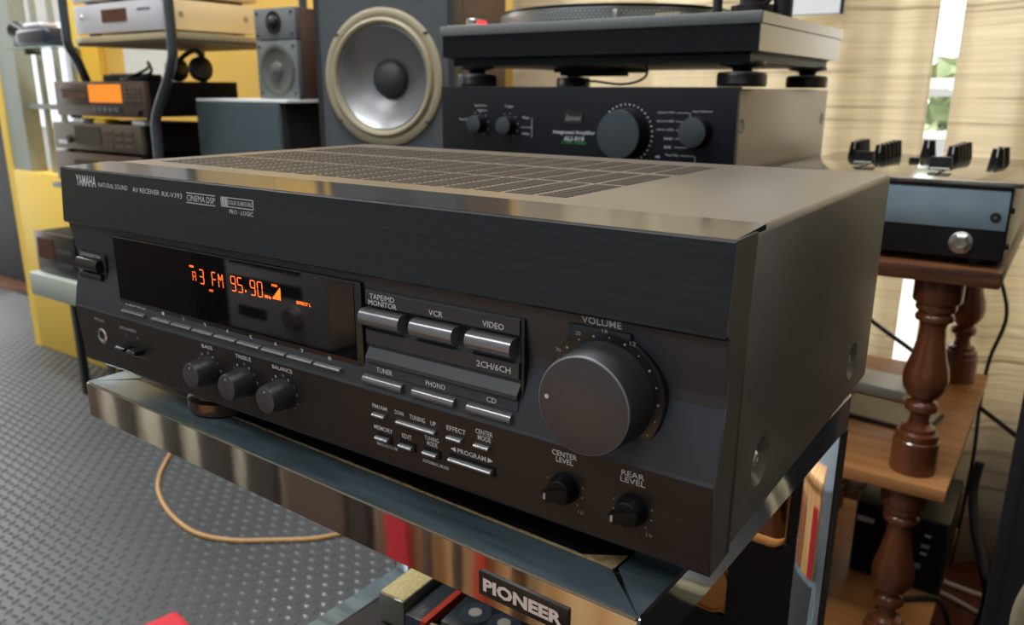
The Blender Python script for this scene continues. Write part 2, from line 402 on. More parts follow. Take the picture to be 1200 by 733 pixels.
# display block, glass and preset keys
GY = -.0016
disp = obj('display_bezel', B(.0522, .2612, GY + .0004, .010, .0404, .0889, bev=.0009), 'panel_plastic', rec)
obj('display_glass', B(.0532, .2568, GY, .003, .0502, .0881), 'display_glass', disp)
def key(x0, x1, z0, z1, y, d, m, parent, name='button'):
    """rounded bar key: soft top edge, protruding d from y"""
    n = 7; pr = [(y + .004, z0), (y - d * .55, z0)]
    for i in range(n):
        a = -PI / 2 * .55 + (PI / 2 * .55 + PI / 2) * i / (n - 1)
        pr.append((y - d * .45 - d * .55 * math.cos(a), (z0 + z1) / 2 + (z1 - z0) / 2 * math.sin(a)))
    pr.append((y + .004, z1))
    return obj(name, extrude_x(bmesh.new(), pr, x0, x1), m, parent, 40)
key(.0567, .0805, .0424, .0441, GY, .0026, 'key_satin', disp, 'preset_key')
text('printed_text', 'A/B/C/D/E', .0578, .0795, .0468, .0022, 'print_white', disp, GY + .0004)
for k in range(8):
    x = .0887 + k * .02003
    key(x, x + .0180, .0424, .0443, GY, .0026, 'key_satin', disp, 'preset_key')
    text('printed_text', str(k + 1), x + .0078, x + .0100, .0472, .0026, 'print_white', disp, GY + .0004)
# vacuum display characters, drawn as segments
SEG = {'a': ((0, 1), (1, 1)), 'b': ((1, 1), (1, .5)), 'c': ((1, .5), (1, 0)), 'd': ((0, 0), (1, 0)), 'e': ((0, 0), (0, .5)), 'f': ((0, .5), (0, 1)), 'g': ((0, .5), (1, .5)),
       'h': ((0, 1), (.5, .5)), 'i': ((.5, .5), (1, 1))}
def seg(ch, x, z, w_, h_, th=.00042):
    b = bmesh.new()
    for s in ch:
        (xa, za), (xb, zb) = SEG[s]
        p, q = Vector((x + xa * w_, 0, z + za * h_)), Vector((x + xb * w_, 0, z + zb * h_)); dd = (q - p).normalized(); nn = Vector((-dd.z, 0, dd.x)) * th / 2
        p += dd * th * .6; q -= dd * th * .6
        b.faces.new([b.verts.new((v.x, GY - .0001, v.z)) for v in (p - nn, q - nn, q + nn, p + nn)])
    return obj('display_digit', b, 'led_orange', disp)
dz = .0714
seg('abcefg', .1318, dz + .0006, .0026, .0052, .0003); seg('abcdg', .1380, dz, .0036, .0078)
seg('aefg', .1492, dz, .0034, .0078); seg('efhibc', .1548, dz, .0036, .0078)
seg('abcdfg', .1655, dz, .0036, .0078); seg('acdfg', .1711, dz, .0036, .0078)
box_dot = bmesh.new(); box(box_dot, .1768, .1776, GY - .0001, GY, dz + .0008, dz + .0018); obj('display_digit', box_dot, 'led_orange', disp)
seg('abcdfg', .1815, dz, .0036, .0078); seg('abcdef', .1872, dz, .0036, .0078)
for s, x0, x1, z, h in (('MEM', .1295, .1332, .0801, .0011), ('AUTO', .1455, .1490, .0686, .0012), ('MHz', .1926, .1975, .0722, .0016), ('STEREO', .1985, .2030, .0790, .0012), ('EFFECT L', .2168, .2270, .0727, .0016)):
    text('display_legend', s, x0, x1, z, h, 'led_orange', disp, GY, .02, .0001)
b = bmesh.new()
for k in range(7): box(b, .1988 + k * .0009, .1994 + k * .0009, GY - .0001, GY, .0718, .0728 + k * .0009)
obj('display_meter', b, 'led_orange', disp)

# standby key
st = obj('standby_recess', B(.0050, .0350, .0016, .009, .0560, .0745, bev=.0008), 'black_plastic', rec)
key(.0062, .0312, .0625, .0705, .0022, .0050, 'panel_plastic', st, 'standby_key')
key(.0062, .0312, .0570, .0615, .0022, .0028, 'panel_plastic', st, 'standby_key')
text('printed_text', 'STANDBY/ON', .0075, .0300, .0723, .0020, 'print_white', st, .0016)

# input selector block with its ridges
IB = [(.009, .0396), (-.0012, .0396), (.0016, .0402), (.0022, .0440), (-.0016, .0462), (-.0020, .0466), (-.0010, .0508), (-.0026, .0518), (-.0024, .0535), (.0006, .0580),
      (.0012, .0598), (-.0012, .0604), (-.0012, .0668), (.0002, .0676), (.0028, .0735), (.0030, .0785), (-.0006, .0790), (-.0006, .0850), (.0004, .0858), (.009, .0858)]
blk = obj('input_block', extrude_x(bmesh.new(), IB, .2634, .3496), 'mid_plastic', rec, 15)
obj('block_end', B(.3495, .3516, .0000, .009, .0392, .0860, bev=.0006), 'black_plastic', blk)
for (x0, x1), a, c in (((.2622, .2868), 'TAPE/MD\nMONITOR', 'TUNER'), ((.2932, .3172), 'VCR', 'PHONO'), ((.3244, .3474), 'VIDEO', 'CD')):
    key(x0, x1, .0690, .0772, .0012, .0062, 'button_satin', blk, 'input_button')
    key(x0, x1, .0402, .0450, .0004, .0048, 'button_satin', blk, 'input_button')
    xm = (x0 + x1) / 2 + .0005
    if 'TAPE' in a: text('printed_text', a, .2655, .2830, .0818, .0056, 'print_white', blk, -.0006, .01)
    else: text('printed_text', a, xm - (.004 if a == 'VCR' else .0055), xm + (.004 if a == 'VCR' else .0055), .0812, .0026, 'print_white', blk, -.0006, .01)
    hw = {'TUNER': .0050, 'PHONO': .0056, 'CD': .0026}[c]; text('printed_text', c, xm - hw, xm + hw, .0486, .0024, 'print_white', blk, -.0018, .01)
text('printed_text', '2CH/6CH', .3282, .3458, .0634, .0028, 'print_white', blk, -.0012, .01)

# volume control
VX, VZ = .3886, .0630
ring = bmesh.new(); lathe(ring, (VX, .0040, VZ), (0, -1, 0), [(.0250, 0), (.0250, .0040), (.0244, .0048), (0, .0048)], 64)
box(ring, .3722, .3990, -.0008, .005, VZ + .010, .0884, bev=.0006)
vr = obj('volume_ring', ring, 'panel_plastic', rec)
for k in range(15):
    a = math.radians(205 - k * 17); b = lathe(bmesh.new(), (VX + .0226 * math.cos(a), -.0007, VZ + .0226 * math.sin(a)), (0, -1, 0), [(.00032 if k % 2 else .00048, 0), (.00032 if k % 2 else .00048, .00025)], 8)
    obj('scale_dot', b, 'print_grey', vr)
text('scale_number', '26', 0.3670, 0.3694, 0.0769, .0016, 'print_grey', vr, -.0008)
text('scale_number', '20', 0.3756, 0.3780, 0.0851, .0016, 'print_grey', vr, -.0008)
text('scale_number', '16', 0.3871, 0.3895, 0.0880, .0016, 'print_grey', vr, -.0008)
text('scale_number', '12', 0.3988, 0.4012, 0.0851, .0016, 'print_grey', vr, -.0008)
vk = obj('volume_knob', lathe(bmesh.new(), (VX, -.0008, VZ), (0, -1, 0), [(.0208, 0), (.0205, .0010), (.0194, .0150), (.0190, .0158)], 72), 'knob_rubber', rec, 30)
obj('knob_rim', lathe(bmesh.new(), (VX, -.0164, VZ), (0, -1, 0), [(.0192, -.0004), (.0190, .0004), (.0185, .0007)], 72), 'knob_rim', vk)
obj('knob_face', lathe(bmesh.new(), (VX, -.0164, VZ), (0, -1, 0), [(.0187, 0), (.0186, .0007), (.0181, .0008), (0, .0008)], 72), 'knob_face', vk)
obj('index_dot', lathe(bmesh.new(), (VX - .0152, -.0172, VZ + .0008), (0, -1, 0), [(.0009, 0), (.0009, .0002)], 14), 'print_white', vk)
text('printed_text', 'VOLUME', .3775, .3945, .0906, .0028, 'print_white', rec, front, .01)

# tone knobs
for x, lab, hw in ((.1392, 'BASS', .0048), (.1708, 'TREBLE', .0066), (.2024, 'BALANCE', .0078)):
    z = .0213
    kn = obj('tone_knob', lathe(bmesh.new(), (x, -.0016, z), (0, -1, 0), [(.0086, 0), (.0084, .0015), (.0074, .0118), (.0070, .0124)], 48), 'knob_rubber', rec, 30)
    obj('knob_face', lathe(bmesh.new(), (x, -.0138, z), (0, -1, 0), [(.0071, 0), (.0069, .0006), (.0066, .0007), (0, .0007)], 48), 'knob_face', kn)
    obj('index_dot', lathe(bmesh.new(), (x, -.0144, z + .0046), (0, -1, 0), [(.0005, 0), (.0005, .0002)], 10), 'print_white', kn)
    text('printed_text', lab, x + .0012 - hw, x + .0012 + hw, .0354, .0022, 'print_white', rec, front, .01)
    text('scale_mark', '0', x + .0005, x + .0021, .0318, .0017, 'print_grey', rec, front)
    for a, s in ((118, '1'), (140, '2'), (62, '1'), (36, '2'), (8, '3'), (-22, '4'), (-46, '5')):
        if lab != 'BALANCE' and a < 0: continue
        cx, cz = x + .0105 * math.cos(math.radians(a)), z + .0098 * math.sin(math.radians(a))
        text('scale_mark', s, cx - .0006, cx + .0006, cz, .0014, 'print_grey', rec, front)
    obj('scale_mark', lathe(bmesh.new(), (x - .0002, front(.0115), .0115), (0, -1, 0), [(.0004, 0), (.0004, .0002)], 8), 'print_grey', rec)
# phones jack and speaker switches
jk = obj('phones_jack', lathe(bmesh.new(), (.0276, -.0010, .0213), (0, -1, 0), [(.0052, 0), (.0052, .0014), (.0044, .0020), (.0034, .0018), (.0032, .0002), (0, .0002)], 32), 'steel', rec)
obj('jack_hole', lathe(bmesh.new(), (.0276, -.0012, .0213), (0, -1, 0), [(.0031, 0), (.0031, .0003), (0, .0003)], 24), 'black_matte', jk)
text('printed_text', 'PHONES', .0215, .0330, .0322, .0019, 'print_grey', rec, front, .01)
text('printed_text', 'SPEAKERS', .0505, .0690, .0315, .0020, 'print_grey', rec, front, .01)
for x, s in ((.0562, 'A'), (.0690, 'B')):
    key(x - .0050, x + .0040, .0176, .0205, -.0016, .0070, 'panel_plastic', rec, 'speaker_switch')
    text('printed_text', s, x - .0006, x + .0010, .0274, .0019, 'print_grey', rec, front)
text('printed_text', 'ON OFF A', .0610, .0750, .0146, .0016, 'print_grey', rec, front)
# small keys
for s, tx0, tx1, tz, th, kx0, kx1, kz in (
    ('FM/AM', .2672, .2765, .0303, .0022, .2676, .2753, .0258), ('TUNING', .2905, .2998, .0303, .0024, None, None, None), ('DOWN', .2815, .2868, .0304, .0022, .2830, .3060, .0258), ('UP', .3030, .3062, .0302, .0022, None, None, None),
    ('EFFECT', .3124, .3232, .0305, .0024, .3130, .3210, .0258), ('CENTER\nMODE', .3286, .3378, .0318, .0052, .3283, .3360, .0262),
    ('MEMORY', .2668, .2788, .0192, .0023, .2688, .2768, .0142), ("MAN'L/AUTO FM", .2678, .2808, .0105, .0018, None, None, None), ('EDIT', .2848, .2908, .0192, .0023, .2840, .2918, .0142),
    ('TUNING\nMODE', .2988, .3072, .0208, .0050, .2987, .3066, .0146), ("AUTO/MAN'L MONO", .2965, .3120, .0096, .0018, None, None, None), ('PROGRAM', .3178, .3335, .0205, .0024, .3138, .3372, .0154)):
    text('printed_text', s, tx0, tx1, tz, th, 'print_white', rec, front, .01)
    if kx0:
        obj('key_slot', B(kx0 - .0006, kx1 + .0012, -.0022, .004, kz - .0016, kz + .0024), 'black_matte', rec)
        key(kx0, kx1, kz - .0009, kz + .0011, -.0018, .0028, 'key_satin', rec, 'function_key')
for x0, x1 in ((.3168, .3138), (.3345, .3372)):
    b = bmesh.new(); f = [b.verts.new((x, front(.02) - .0002, z)) for x, z in ((x0, .0193), (x0, .0217), (x1, .0205))]; b.faces.new(f); obj('arrow_mark', b, 'print_white', rec)
# centre and rear level knobs
for x, lab in ((.3733, 'CENTER\nLEVEL'), (.4035, 'REAR\nLEVEL')):
    z = .0192
    kn = obj('level_knob', lathe(bmesh.new(), (x, -.0014, z), (0, -1, 0), [(.0066, 0), (.0064, .0030), (.0052, .0062), (.0046, .0066)], 36), 'knob_black', rec, 30)
    b = bmesh.new(); a = math.radians(205)
    for s in (0,):
        c_, s_ = math.cos(a), math.sin(a)
        pts = [(-.0062, -.0010), (.0058, -.0026), (.0058, .0026), (-.0062, .0010)]
        lo_ = [b.verts.new((x + p * c_ - q * s_, -.0060, z + p * s_ + q * c_)) for p, q in pts]; hi_ = [b.verts.new((x + p * c_ - q * s_, -.0100, z + p * s_ + q * c_)) for p, q in pts]
        for i in range(4): b.faces.new((lo_[i], lo_[(i + 1) % 4], hi_[(i + 1) % 4], hi_[i]))
        b.faces.new(hi_); b.faces.new(lo_)
    obj('pointer', b, 'knob_black', kn)
    obj('index_mark', B(x - .0052, x - .0042, -.0103, -.0099, z - .0030, z - .0004), 'print_grey', kn)
    text('printed_text', lab, x - (.0058 if 'C' in lab[0] else .0052), x + (.0058 if 'C' in lab[0] else .0052), .0327, .0052, 'print_white', rec, front, .01)
    for k in range(10):
        a = math.radians(225 - k * 30); obj('scale_mark', lathe(bmesh.new(), (x + .0084 * math.cos(a), front(.019), z + .0084 * math.sin(a)), (0, -1, 0), [(.00032, 0), (.00032, .0002)], 6), 'print_grey', rec)
    text('scale_mark', '10', x + .0060, x + .0084, .0100, .0015, 'print_grey', rec, front)
# slab lettering
text('printed_text', 'YAMAHA', .0185, .0412, .1202, .0066, 'print_white', rec, front, .015)
text('printed_text', 'NATURAL SOUND', .0440, .0752, .1189, .0027, 'print_white', rec, front)
text('printed_text', 'AV RECEIVER', .0805, .1070, .1186, .0027, 'print_white', rec, front)
text('printed_text', 'RX-V393', .1095, .1282, .1183, .0027, 'print_white', rec, front)
text('printed_text', 'CINEMA DSP', .1325, .1570, .1180, .0032, 'print_white', rec, front)
for z in (.1206, .1154): obj('logo_line', B(.1322, .1572, front(z) - .0002, front(z) + .0003, z - .0002, z + .0002), 'print_white', rec)
b = bmesh.new()
for z in (.1206, .1160): box(b, .1624, .1880, front(z) - .0002, front(z) + .0003, z - .00018, z + .00018)
for x in (.1624, .1650, .1674, .1880): box(b, x - .0002, x + .0002, front(.1183) - .0003, front(.1183) + .0004, .1160, .1206)
obj('logo_frame', b, 'print_white', rec)
for x in (.1632, .1656): obj('logo_mark', B(x, x + .0010, front(.1183) - .0002, front(.1183) + .0003, .1164, .1202), 'print_white', rec)
text('printed_text', 'DOLBY SURROUND', .1682, .1874, .1183, .0022, 'print_white', rec, front)
text('printed_text', 'PRO · LOGIC', .1690, .1880, .1137, .0022, 'print_white', rec, front)

# ================================================================== chrome rack
RW, RD = .4275, .300
rk = thing('hifi_rack', 'chrome framed hi-fi rack with black shelves carrying the receiver', 'rack', (-.0138, .0027, 0), math.radians(-2.0))
def rails(z0, z1, w_=.0245, holder=rk):
    o = [(0, 0), (RW, 0), (RW, RD), (0, RD)]; i = [(w_, w_), (RW - w_, w_), (RW - w_, RD - w_), (w_, RD - w_)]
    for k in range(4):
        b = prism(bmesh.new(), [o[k], o[(k + 1) % 4], i[(k + 1) % 4], i[k]], z0, z1)
        bmesh.ops.bevel(b, geom=list(b.edges), offset=.0011, segments=2, affect='EDGES')
        r = obj('rail', b, 'chrome', holder)
        # thin top plate, coloured with the blue light the chrome reflects
        cx = sum(p[0] for p in (o[k], o[(k + 1) % 4], i[k], i[(k + 1) % 4])) / 4; cy = sum(p[1] for p in (o[k], o[(k + 1) % 4], i[k], i[(k + 1) % 4])) / 4
        def sh(p): return (p[0] + (.0011 if p[0] < cx else -.0011), p[1] + (.0011 if p[1] < cy else -.0011))
        obj('rail_top', prism(bmesh.new(), [sh(o[k]), sh(o[(k + 1) % 4]), sh(i[(k + 1) % 4]), sh(i[k])], z1 - .0005, z1 + .0002), 'chrome_blue_sheen', r)
rails(.634, .6598)
obj('top_board', B(.0246, RW - .0246, .0246, RD - .0246, .640, .6598), 'black_board', rk)
b = bmesh.new(); rnd = random.Random(5)
for k in range(60):
    x = .03 + k * .0062; box(b, x, x + .0062, .0242, .0249 + rnd.random() * .0005, .652, .6603)
prism(b, [(.386, .0247), (.4028, .0247), (.4028, .036)], .652, .6602)
cs = obj('cork_strip', b, 'cork', rk)
rails(.340, .3650)
obj('lower_shelf', B(.0246, RW - .0246, .0246, RD - .0246, .346, .3640), 'black_board', rk)
for x, y in ((0, 0), (RW - .021, 0), (0, RD - .016), (RW - .021, RD - .016)):
    for z0, z1 in ((0, .340), (.365, .634)):
        if y == 0 and z0: continue                      # the upper tier is carried by the rear uprights alone
        lg = obj('leg', B(x, x + .0205, y, y + .012, z0, z1, bev=.0008), 'chrome', rk)
        obj('leg_trim', B(x + .0205, x + .0215, y + .0006, y + .016, z0, z1), 'black_plastic', lg)
# back panel with two rounded cable cut-outs
HB = [(.300, .399, .536, .612), (.296, .359, .464, .505)]; ya, yb_ = RD - .0150, RD - .0040
b = bmesh.new(); xs = sorted({.0215, RW - .0212} | {v for h in HB for v in h[:2]}); zs = sorted({.365, .634} | {v for h in HB for v in h[2:]})
for xa, xb in zip(xs, xs[1:]):
    for za, zb in zip(zs, zs[1:]):
        if any(h[0] <= (xa + xb) / 2 <= h[1] and h[2] <= (za + zb) / 2 <= h[3] for h in HB): continue
        box(b, xa, xb, ya, yb_, za, zb)
bp = obj('back_panel', b, 'black_board', rk)
def rrect(x0, x1, z0, z1, r, n=6):
    o = []
    for cx, cz, a0 in ((x1 - r, z0 + r, -90), (x1 - r, z1 - r, 0), (x0 + r, z1 - r, 90), (x0 + r, z0 + r, 180)):
        for i in range(n + 1): a = math.radians(a0 + 90 * i / n); o.append((cx + r * math.cos(a), cz + r * math.sin(a)))
    return o
for h in HB:
    b = bmesh.new(); A = rrect(*h, .012); n = len(A); C = rrect(h[0] + .0010, h[1] - .0010, h[2] + .0010, h[3] - .0010, .0112)
    va = [b.verts.new((x, ya - .0004, z)) for x, z in A]; vb = [b.verts.new((x, ya - .0004, z)) for x, z in C]; vc = [b.verts.new((x, yb_, z)) for x, z in C]; vd = [b.verts.new((x, yb_, z)) for x, z in A]
    for i in range(n):
        j = (i + 1) % n
        for q in ((va[i], va[j], vb[j], vb[i]), (vb[i], vb[j], vc[j], vc[i]), (vc[i], vc[j], vd[j], vd[i]), (vd[i], vd[j], va[j], va[i])): b.faces.new(q)
    obj('cutout_edge', b, 'board_edge', bp)
obj('wood_insert', B(.297, .358, ya + .003, yb_, .4645, .504), 'board_edge', bp)
# maker badge on the front rail
bd = obj('badge', B(.3495, .3965, -.0012, .0005, .6395, .6515, bev=.0005), 'badge_black', rk)
text('printed_text', 'PIONEER', .3522, .3938, .6455, .0066, 'badge_print', bd, -.0012, .045)

# things on the lower rack shelf
SZ = .3652
t = thing('cassette_box', 'clear plastic box with gold label on the lower rack shelf', 'box', (.0440, .2152, SZ + .0002), math.radians(2))
obj('shell', B(0, .0300, 0, .075, 0, .030, bev=.0008), 'case_clear', t); obj('gold_label', B(.0010, .0290, .002, .070, .0299, .0305), 'label_gold', t)
t = thing('tape_case', 'black video tape with red stripe lying beside the gold-labelled box', 'tape', (.0790, .2130, SZ + .0002), math.radians(2))
obj('shell', B(0, .024, 0, .080, 0, .022, bev=.0008), 'tape_shell', t); obj('red_stripe', B(.0180, .0242, -.0003, .0803, .0140, .0222), 'red_plastic', t)
t = thing('cassette_tape', 'dark cassette with white reels on the lower rack shelf beneath the badge', 'cassette', (.122, .212, SZ + .0002), math.radians(5))
obj('shell', B(0, .075, 0, .050, 0, .034, bev=.002), 'tape_shell', t)
for x in (.022, .052):
    dsc = obj('reel', lathe(bmesh.new(), (x, .024, .034), (0, 0, 1), [(.015, 0), (.015, .0008), (0, .0008)], 28), 'tape_disc', t)
    obj('hub', lathe(bmesh.new(), (x, .024, .0348), (0, 0, 1), [(.006, 0), (.006, .0008), (0, .0008)], 20), 'reel_white', dsc)
obj('edge_label', B(.004, .030, -.0006, .001, .004, .026), 'label_gold', t)
t = thing('tape_tray', 'small grey tray with yellow card in front of the dark cassette', 'tray', (.1135, .1900, SZ + .0002), math.radians(8))
obj('tray', B(0, .046, 0, .022, 0, .024, bev=.0008), 'case_clear', t); obj('card', B(.002, .016, .010, .0215, .0238, .0275), 'label_gold', t)

# ================================================================== integrated amplifier
t = thing('amp_cabinet', 'plain dark cabinet under the integrated amplifier', 'cabinet', (-.26, .66, 0))
obj('body', B(0, .46, .012, .40, 0, .683, bev=.003), 'black_board', t); obj('door', B(.004, .228, 0, .012, .02, .67, bev=.001), 'black_board', t); obj('door', B(.232, .456, 0, .012, .02, .67, bev=.001), 'black_board', t)
AY, AZ = .655, .691
am = thing('amplifier', 'black faced integrated amplifier with grey sides under the turntable', 'amplifier', (-.232, AY, AZ))
obj('faceplate', B(0, .4315, 0, .012, 0, .168, bev=.0006), 'amp_black', am)
cv = obj('cover', B(.004, .4275, .012, .405, .003, .1665, bev=.002), 'amp_cover', am)
for x, y in ((.06, .06), (.37, .06), (.06, .36), (.37, .36)): obj('foot', lathe(bmesh.new(), (x, y, -.008), (0, 0, 1), [(.02, 0), (.018, .012)], 20), 'black_plastic', am)
for y in (.030, .385):
    obj('cover_screw', lathe(bmesh.new(), (.4272, y, .124), (1, 0, 0), [(.0085, 0), (.0085, .001), (.0050, .0006), (0, .0005)], 20), 'black_plastic', cv)
def ak(x, z, r, d, name='amp_knob'):
    k = obj(name, lathe(bmesh.new(), (x, 0, z), (0, -1, 0), [(r * 1.06, 0), (r, d * .25), (r * .97, d * .92), (r * .90, d)], 40), 'knob_black', am, 30)
    obj('knob_ring', lathe(bmesh.new(), (x, -d, z), (0, -1, 0), [(r * .96, -.0006), (r * .95, .0002), (r * .90, .0004)], 40), 'rack_metal', k); return k
ak(.0665, .1185, .0118, .014); ak(.1160, .1175, .0118, .014); ak(.2930, .1120, .0300, .022, 'volume_knob'); ak(.3860, .1170, .0175, .018)
lg = obj('maker_badge', B(.2045, .2315, -.0012, .001, .1225, .1380), 'deck_dark', am)
text('printed_text', 'Sansui', .2070, .2290, .1300, .0070, 'print_grey', lg, -.0012, 0, .0002, .3)
text('printed_text', 'Integrated Amplifier', .1880, .2500, .1110, .0058, 'print_white', am, 0, .012)
text('printed_text', 'AU-919', .2040, .2340, .1035, .0062, 'print_white', am, 0, .012)
text('printed_text', 'DC SERVO · DIAMOND', .2010, .2370, .0985, .0028, 'print_green', am, 0, .01)
for s, x0, x1, z in (('Power/Protect', .0320, .0540, .1240), ('Speakers', .0590, .0790, .1430), ('Treble', .1100, .1240, .1425), ('System', .0640, .0800, .1365), ('Max', .1390, .1500, .1285), ('Min', .1390, .1500, .1075), ('Volume', .2660, .2800, .0895), ('dB', .3340, .3400, .0865),
                      ('Input Selector', .3790, .4035, .1405), ('phono-1 (MM)', .3350, .3560, .1385), ('phono-2 (MM)', .3345, .3560, .1285), ('phono-3 (MC)', .3345, .3560, .1185), ('tuner', .3440, .3560, .1085), ('aux', .3450, .3540, .0985), ('Tape Play', .3470, .3640, .0890)):
    text('printed_text', s, x0, x1, z, .0030, 'print_white', am, 0)
b = bmesh.new()
for z, x1 in ((.1385, .376), (.1285, .368), (.1185, .366), (.1085, .368), (.0985, .374)): box(b, .3585, x1, -.0003, .0005, z - .0004, z + .0004)
for z0, z1, x in ((.1335, .1385, .376), (.0985, .1040, .374), (.0800, .0890, .385), (.103, .128, .154)): box(b, x - .0005, x + .0005, -.0003, .0005, z0, z1)
box(b, .366, .385, -.0003, .0005, .0886, .0894); box(b, .136, .154, -.0003, .0005, .1155, .1163)
obj('printed_lines', b, 'print_grey', am)
for k in range(22):
    a = math.radians(132 - k * 9.6); obj('scale_dot', lathe(bmesh.new(), (.2930 + .0355 * math.cos(a), 0, .112 + .0355 * math.sin(a)), (0, -1, 0), [(.0010, 0), (.0010, .0003)], 8), 'print_white', am)
for cx, cz in ((.0665, .1185), (.1160, .1175)):
    for k in range(7):
        a = math.radians(150 - k * 35); obj('scale_dot', lathe(bmesh.new(), (cx + .0160 * math.cos(a), 0, cz + .0160 * math.sin(a)), (0, -1, 0), [(.0007, 0), (.0007, .0003)], 6), 'print_white', am)

# ================================================================== turntable
TZ = .8595
tt = thing('turntable', 'grey and black turntable on round isolation feet above the amplifier', 'turntable', (-.229, .650, TZ))
b = box(bmesh.new(), 0, .450, 0, .353, .0665, .0795, bev=.0012); obj('top_plinth', b, 'tt_grey', tt)
b = bmesh.new(); box(b, .003, .447, .002, .350, .0270, .0665)
bmesh.ops.bevel(b, geom=[e for e in b.edges if all(v.co.z < .03 for v in e.verts)], offset=.011, segments=5, affect='EDGES')
obj('base_plinth', b, 'tt_black', tt)
obj('side_plate', B(.4470, .4482, .004, .350, .038, .0665), 'tt_side', tt); obj('side_plate', B(.4500, .4508, .001, .352, .0672, .0790), 'tt_side', tt)
for x, y in ((.030, .045), (.417, .045), (.030, .315), (.417, .315)):
    f = obj('isolation_foot', lathe(bmesh.new(), (x, y, 0), (0, 0, 1), [(.0275, 0), (.0282, .002)] + [(.0282 + (.0006 if k % 2 else 0), .003 + k * .0013) for k in range(9)] + [(.0275, .0155), (.020, .0162)], 36), 'black_plastic', tt)
    obj('foot_cap', lathe(bmesh.new(), (x, y, .0158), (0, 0, 1), [(.021, 0), (.021, .0012), (.011, .0020), (.013, .0060), (.026, .0085), (.026, .0125)], 32), 'black_plastic', f)
    obj('foot_ring', lathe(bmesh.new(), (x, y, .0155), (0, 0, 1), [(.0268, 0), (.0268, .0010), (.0225, .0012)], 32), 'platter', f)
# motor pan below, with its lead
b = bmesh.new(); box(b, .075, .195, .18, .26, .0215, .0275); box(b, .082, .165, .185, .255, .0165, .0220, bev=.002); obj('motor_pan', b, 'black_matte', tt)
obj('lead', tube(bmesh.new(), [(.268, .10, .0275), (.268, .10, .014), (.252, .10, .006), (.222, .11, .0035), (.175, .12, .008), (.150, .12, .004), (.130, .13, .0022)], .0016), 'cord_black', tt)
PX, PY, PZ = .176, .185, .0795
pl = obj('platter', lathe(bmesh.new(), (PX, PY, PZ), (0, 0, 1), [(.155, .001), (.163, .003), (.166, .014), (.1655, .017), (.150, .0185), (0, .0185)], 96), 'platter', tt)
dot = bmesh.new()
for r_ in range(3):
    for k in range(180):
        a = 2 * PI * (k + (r_ % 2) * .5) / 180; h = .0050 + r_ * .0034; R = .1640 + (h - .003) * .25; c = Vector((PX + R * math.cos(a), PY + R * math.sin(a), PZ + h)); n = Vector((math.cos(a), math.sin(a), 0)); s = Vector((-n.y, n.x, 0))
        dot.faces.new([dot.verts.new(c + q) for q in (s * .0019 + n * .0004, Vector((0, 0, .0013)) + n * .0006, -s * .0019 + n * .0004, Vector((0, 0, -.0013)) + n * .0004)])
do = obj('strobe_dots', dot, 'platter_dot', pl); do['kind'] = 'stuff'
obj('slipmat', lathe(bmesh.new(), (PX, PY, PZ + .0186), (0, 0, 1), [(.1640, 0), (.1640, .0022), (.1610, .0030), (.05, .0030), (0, .0030)], 96), 'record_black', pl)
sk = obj('power_knob', lathe(bmesh.new(), (.030, .040, .0795), (0, 0, 1), [(.0115, 0), (.0115, .010), (.0105, .011), (0, .011)], 28), 'platter', tt)
obj('strobe_window', B(.041, .050, .030, .042, .0795, .0875, bev=.0008), 'red_glow', sk)
obj('target_lamp', lathe(bmesh.new(), (.258, .030, .0795), (0, 0, 1), [(.0055, 0), (.0055, .011), (.0050, .012), (0, .012)], 20), 'platter', tt)
obj('start_key', B(.006, .060, .008, .030, .0795, .0812, bev=.0006), 'platter', tt)
obj('pitch_key', B(.318, .350, .012, .032, .0795, .0830, bev=.0008), 'cream_ring', tt)
# tonearm
ta = obj('tonearm_base', lathe(bmesh.new(), (.392, .140, .0795), (0, 0, 1), [(.034, 0), (.034, .008), (.028, .010), (.028, .018), (.018, .020), (.018, .034), (0, .034)], 36), 'black_plastic', tt)
obj('arm_tube', tube(bmesh.new(), [(.392, .150, .1240), (.385, .090, .1240), (.372, .030, .1220), (.352, -.005 + .02, .1190), (.330, .018, .1120)], .0045), 'platter', ta)
obj('counterweight', cyl(bmesh.new(), (.394, .165, .1240), (.397, .200, .1240), .0150), 'black_plastic', ta)
obj('arm_pivot', B(.378, .406, .132, .160, .1130, .1330, bev=.003), 'black_plastic', ta)
obj('arm_rest', lathe(bmesh.new(), (.360, .100, .0795), (0, 0, 1), [(.008, 0), (.006, .012), (.006, .040), (.009, .043), (.009, .050)], 16), 'black_plastic', ta)
obj('lift_lever', tube(bmesh.new(), [(.412, .115, .0960), (.425, .100, .1010), (.430, .080, .1090)], .0028), 'black_plastic', ta)
obj('anti_skate', lathe(bmesh.new(), (.425, .150, .0795), (0, 0, 1), [(.012, 0), (.012, .026), (.010, .028), (0, .028)], 20), 'black_plastic', ta)
t = thing('hanging_sheet', 'pale sheet with dark blue edge hanging on the curtain behind the tonearm', 'sheet', (.03, 1.272, .984))
obj('sheet', B(0, .118, 0, .003, .002, .36), 'white_board', t); obj('edge', B(.118, .124, -.001, .004, 0, .36), 'gadget_blue', t); obj('edge', B(0, .118, -.001, .004, 0, .0025), 'car_grey', t)

